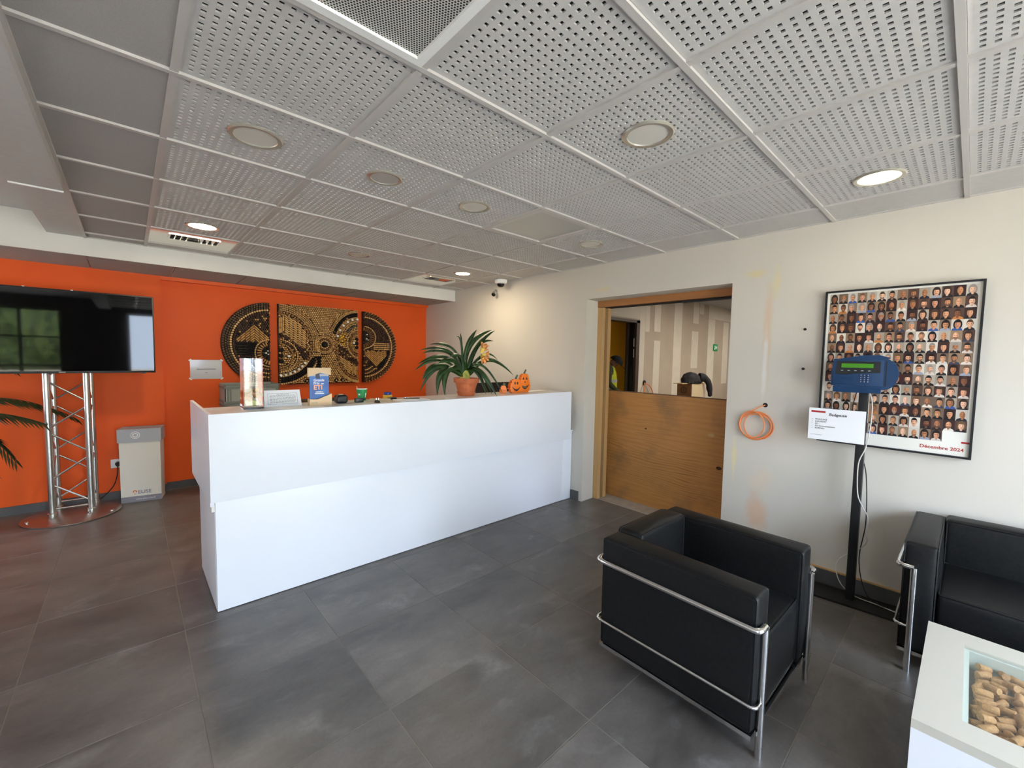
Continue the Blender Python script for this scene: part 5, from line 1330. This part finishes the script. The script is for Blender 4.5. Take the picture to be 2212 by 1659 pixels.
# ================================================================== PORTRAIT POSTER
PX, PYL, PYR, PZ0, PZ1 = 2.725, -.586, -1.300, .985, 1.985
pw, ph = PYL - PYR, PZ1 - PZ0
t = thing('portrait_poster', 'framed poster of small staff portraits reading Décembre 2024', 'poster', (PX, PYL, PZ0))
def pq(u, v, d=0): return (-d, -u, v)          # u to the right along the wall, v up, d out of the print
g = G(); b = .011
g.box(-.012, .034, -pw, 0, 0, b); g.box(-.012, .034, -pw, 0, ph - b, ph); g.box(-.012, .034, -b, 0, b, ph - b); g.box(-.012, .034, -pw, -pw + b, b, ph - b)
g.build('frame', m_blackplastic, t, smooth=0)
G().box(.002, .008, -pw + b, -b, b, ph - b).build('paper', M('poster_paper', lin(232, 228, 218), .35), t, smooth=0)
random.seed(12)
g = G(); u0, u1 = .024, pw - .026; vt = ph - .022; cw = (u1 - u0)/14; rh = .0638*ph
BGS = [(70, 40, 36), (128, 108, 92), (160, 148, 134), (198, 190, 178), (216, 206, 192), (84, 62, 54), (146, 120, 96), (56, 34, 34), (176, 164, 150), (110, 92, 76)]
SKN = [(224, 168, 134), (210, 150, 112), (198, 138, 98), (172, 114, 78), (228, 180, 150), (134, 86, 58), (204, 144, 114), (214, 156, 120)]
HAIR = [(30, 22, 20), (46, 32, 26), (74, 52, 38), (112, 82, 56), (150, 140, 132), (60, 42, 34), (24, 20, 20)]
CLO = [(26, 24, 28), (34, 34, 44), (40, 38, 40), (30, 30, 34), (206, 198, 190), (28, 26, 26)]*3 + [(60, 64, 84), (150, 160, 178), (190, 120, 60), (50, 84, 150), (222, 214, 204)]
def ell(cx, cy, rx, ry, d, n=14, a0=0, a1=2*PI):
    pts = [pq(cx + rx*math.cos(a0 + (a1 - a0)*k/n), cy + ry*math.sin(a0 + (a1 - a0)*k/n), d) for k in range(n if abs(a1 - a0 - 2*PI) < 1e-6 else n+1)]
    g.poly(pts)
D0 = .0
for r in range(14):
    for c in range(14):
        if r == 13 and (c >= 12): continue
        x0 = u0 + c*cw; y1 = vt - r*rh; x1, y0 = x0 + cw, y1 - rh; xc = (x0 + x1)/2 + random.uniform(-.06, .06)*cw; yc = y0 + rh*.55
        d = -.0016
        g.c = lin(*random.choice(BGS)); g.poly([pq(x0, y0, d), pq(x1, y0, d), pq(x1, y1, d), pq(x0, y1, d)])
        sk = lin(*random.choice(SKN)); hr = lin(*random.choice(HAIR)); cl = lin(*random.choice(CLO)); wom = random.random() < .33; bald = (not wom) and random.random() < .3
        fr = .245*cw; fh = .325*rh
        if wom: g.c = hr; ell(xc, yc - .02*rh, fr*1.55, fh*1.45, d + -.0 + .0001)
        g.c = cl; g.poly([pq(a, b_, d + .0002) for a, b_ in ((x0 + .04*cw, y0), (x1 - .04*cw, y0), (x1 - .10*cw, y0 + .16*rh), (xc + .14*cw, y0 + .28*rh), (xc - .14*cw, y0 + .28*rh), (x0 + .10*cw, y0 + .16*rh))])
        g.c = tuple(v*.8 for v in sk); g.poly([pq(a, b_, d + .0003) for a, b_ in ((xc - .10*cw, y0 + .14*rh), (xc, y0 + .10*rh), (xc + .10*cw, y0 + .14*rh), (xc + .11*cw, y0 + .36*rh), (xc - .11*cw, y0 + .36*rh))])
        if not bald: g.c = hr; ell(xc, yc + .06*rh, fr*1.16, fh*1.08, d + .0004)
        g.c = sk; ell(xc, yc - .02*rh, fr, fh, d + .0005)
        sd = random.choice((-1, 1))
        g.c = tuple(v*.74 for v in sk); ell(xc - sd*fr*.0, yc - .02*rh, sd*fr*.99, fh*.98, d + .00052, 12, PI*.55, PI*1.45)
        g.c = tuple(min(1, v*1.12) for v in sk); ell(xc + sd*.035*cw, yc + .01*rh, fr*.52, fh*.58, d + .00055)
        if not bald: g.c = hr; g.poly([pq(xc + fr*1.08*math.cos(a), yc + .03*rh + fh*1.0*math.sin(a), d + .0006) for a in [PI*.12 + PI*.76*k/8 for k in range(9)]] + [pq(xc - fr*.7, yc + fh*.52, d + .0006), pq(xc + fr*.7, yc + fh*.52, d + .0006)])
        if (not wom) and random.random() < .45: g.c = tuple(v*.6 + w_*.3 for v, w_ in zip(hr, sk)); g.poly([pq(xc + fr*.92*math.cos(a), yc - .04*rh + fh*.95*math.sin(a), d + .00062) for a in [PI*1.08 + PI*.84*k/8 for k in range(9)]])
        g.c = tuple(v*.25 for v in sk)
        for s_ in (-1, 1): ell(xc + s_*fr*.40, yc + fh*.08, fr*.20, fh*.085, d + .0007, 8)
        if random.random() < .22: g.poly([pq(xc - fr*.8, yc + fh*.04, d + .00072), pq(xc + fr*.8, yc + fh*.04, d + .00072), pq(xc + fr*.8, yc + fh*.14, d + .00072), pq(xc - fr*.8, yc + fh*.14, d + .00072)])
        g.c = (sk[0]*.6, sk[1]*.36, sk[2]*.33); ell(xc, yc - fh*.48, fr*.38, fh*.11, d + .0007, 8)
        if random.random() < .5: g.c = lin(236, 226, 214); ell(xc, yc - fh*.465, fr*.26, fh*.05, d + .00074, 8)
        g.c = tuple(v*.72 for v in sk); ell(xc, yc - fh*.18, fr*.14, fh*.12, d + .0007, 8)
g.build('portrait_print', m_print, t, smooth=0, fix=False).location = (-.0002, 0, 0)
text_part('lettering', 'Décembre 2024', .0275, m_red, frame_M((.0015, -pw + .030, .038), (0, -1, 0), (0, 0, 1)), t, align='RIGHT', bold=.0004)
G().box(.0002, .002, -pw + b, -pw + .043, .085, .095).build('red_bar', m_red, t, smooth=0)
# wall screws
for (y, z, lb) in ((-.478, 1.742, 'upper black screw left in the wall beside the poster'), (-.481, 1.468, 'lower black screw left in the wall beside the poster')):
    t = thing('wall_screw', lb, 'screw', (XW, y, z), 0, 'screws beside the poster')
    G().cyl((.0, 0, 0), (-.03, 0, 0), .0035, 8).build('shank', m_blackmetal, t)
    G().cyl((-.03, 0, 0), (-.034, 0, 0), .009, 12).build('head', m_blackmetal, t)
# coil of orange cable from a hole in the wall
t = thing('cable_coil', 'coil of orange network cable hanging from a drilled hole in the wall', 'cable', (XW, -.25, 1.19))
G().cyl((.001, 0, 0), (-.0015, 0, 0), .017, 16).build('drilled_hole', m_hole, t)
pts = [(-.004, 0, 0), (-.02, .02, -.01), (-.03, .06, -.035)]; random.seed(6)
LP = [(.045, -.155, .118, .100), (.060, -.165, .100, .110), (.030, -.150, .095, .098), (.050, -.172, .125, .098), (.075, -.150, .085, .100)]
for k in range(5*16 + 6):
    q = k/16; i0 = min(4, int(q)); i1 = min(4, i0 + 1); fr_ = q - int(q); A_, B_ = LP[i0], LP[i1]
    cy_, cz_, ry_, rz_ = [A_[j]*(1-fr_) + B_[j]*fr_ for j in range(4)]
    a = PI*.35 + k*2*PI/16
    pts.append((-.016 - .004*q, cy_ + ry_*math.cos(a), cz_ + rz_*math.sin(a)))
G().tube(spline(pts, 2), .0042, 6).build('cable', m_cable_o, t)

# ================================================================== CLOCKING TERMINAL ON STAND
t = thing('terminal_stand', 'black steel post on a flat base plate carrying the clocking terminal', 'stand', (2.62, -.832, 0))
G().obox(Matrix.Translation((.0, .0, .006)) @ Matrix.Rotation(math.radians(4.5), 4, 'Z'), .20, .66, .012).build('base_plate', m_blackmetal, t, smooth=0)
G().bbox(-.02, .02, -.022, .022, .012, 1.46, .002).build('post', m_blackmetal, t)
G().box(-.024, -.020, -.05, .05, 1.36, 1.50).build('mount_plate', m_blackmetal, t, smooth=0)
t = thing('clocking_terminal', 'blue plastic time clock terminal with green display and keypad', 'time clock', (2.566, -.815, 1.45), math.radians(4))
# local: x out of the wall is -x; y left; z up.  face outline (y to the viewer's left is +)
out = [(.135, -.075), (.138, -.02), (.128, .088), (-.11, .092)] + [(-.11 - .065*math.cos(a), -.0 + .092*math.sin(a)) for a in [H - k*PI/10 for k in range(1, 10)]] + [(-.11, -.092)]
out = list(reversed(out))
G().prism(out, lambda a, b, tt: (-.05 + .07*tt, a, b)).build('housing', m_blue, t, smooth=0)
G().prism([(.02, -.115), (-.045, -.115), (-.052, -.08), (.02, -.08)], lambda a, b, tt: (a, -.10 + .225*tt, b)).build('lower_lip', m_blue, t, smooth=0)
G().prism(list(reversed([(.128, .084), (.0, .110), (-.085, .113), (-.135, .098), (-.115, .084)])), lambda a, b, tt: (-.042 + .062*tt, a, b)).build('upper_hood', m_blue, t, smooth=0)
face = G().bbox(-.054, -.0495, -.108, .128, -.07, .082, .002).build('front_panel', m_blue, t)
dp_ = [(.112, .074), (-.094, .074), (-.094, .008), (-.02, .006), (.06, -.006), (.116, -.004)]
G().prism(list(reversed(dp_)), lambda a, b, tt: (-.0552 + .002*tt, a, b)).build('display_panel', m_blackplastic, t, smooth=0)
G().box(-.0562, -.055, -.062, .088, .036, .061).build('green_display', m_lcd, t, smooth=0)
for k in range(5): G().rbox(-.058, -.0545, .078 - k*.032, .090 - k*.032, .0165, .0205, .0016, 7).build('function_key', m_greybtn, t, smooth=60)
for r in range(4):
    for c in range(3):
        yk, zk = -.008 - c*.0165, -.008 - r*.0130
        kk = G().cyl((-.054, yk, zk), (-.058, yk, zk), .0056, 12).build('key', m_blue_d, t)
        G().box(-.0586, -.0581, yk - .002, yk + .002, zk - .0028, zk + .0028).build('key_print', m_greybtn, kk, smooth=0)
g = G()
for k in range(5): g.tube([(-.0545, .085 - .012*k + .006*math.cos(a), -.030 + .007*math.sin(a)) for a in [q*PI/4 for q in range(8)]], .0009, 4, closed=True)
g.build('contactless_mark', m_blue_d, t)
G().box(-.0505, -.048, -.122, -.116, -.07, .078).build('card_slot', m_blackplastic, t, smooth=0)
# paper sign taped on the post
t = thing('paper_sign', 'white A4 paper sign headed Badgeuse taped to the black post', 'sign', (2.585, -.563, 1.012), math.radians(1.5))
G().box(-.0012, .0, -.290, 0, 0, .205).build('sheet', m_paper, t, smooth=0)
def stxt(s_, sz, y, z, mt, bo=0): text_part('lettering', s_, sz, mt, frame_M((-.0016, -y, z), (0, -1, 0), (0, 0, 1)), t, bold=bo)
G().box(-.0018, -.0012, -.088, -.012, .176, .188).build('red_label', m_red, t, smooth=0)
stxt('Badgeuse', .024, .108, .160, m_ink, .0004)
for k, s_ in enumerate(('MOULAGE', 'DIAMANT', 'RD', 'Pur Environnement', 'BUREAU')): stxt('- ' + s_ if False else s_, .0135, .036, .128 - k*.0145, m_ink)
for k in range(5): G().box(-.0016, -.0012, -.022, -.019, .131 - k*.0145, .134 - k*.0145).build('bullet', m_ink, t, smooth=0)
G().box(-.0016, -.0012, -.075, -.014, .030, .0318).build('footer_line', m_inkgrey, t, smooth=0)
# cables down the post
t = thing('post_cable', 'thin white cable hanging along the black post to the floor', 'cable', (2.60, -.86, .014))
G().tube(spline([(0, .0, 1.33), (-.005, -.018, 1.25), (-.005, -.016, 1.10), (-.012, -.002, .98), (-.03, .024, .88), (-.034, .018, .70), (-.034, -.01, .62), (-.002, -.035, .55), (.0, -.034, .44), (.025, -.036, .39), (.056, -.005, .33), (.03, .10, .22), (.02, .09, .10), (.06, .02, .012), (.045, -.12, .006), (-.01, -.36, .006)], 6), .0030, 6).build('cord', m_cable_w, t)
t = thing('post_cable', 'thin black cable looping beside the black post', 'cable', (2.60, -.86, .014))
G().tube(spline([(-.0, .06, 1.33), (-.0, .075, 1.22), (.0, .062, 1.10), (.035, .060, 1.02), (.058, .03, .93), (.06, -.005, .80), (.058, -.02, .50), (.058, .0, .25), (.045, -.05, .05), (.04, -.15, .006), (.0, -.34, .006)], 6), .0028, 6).build('cord', m_cable_b, t)
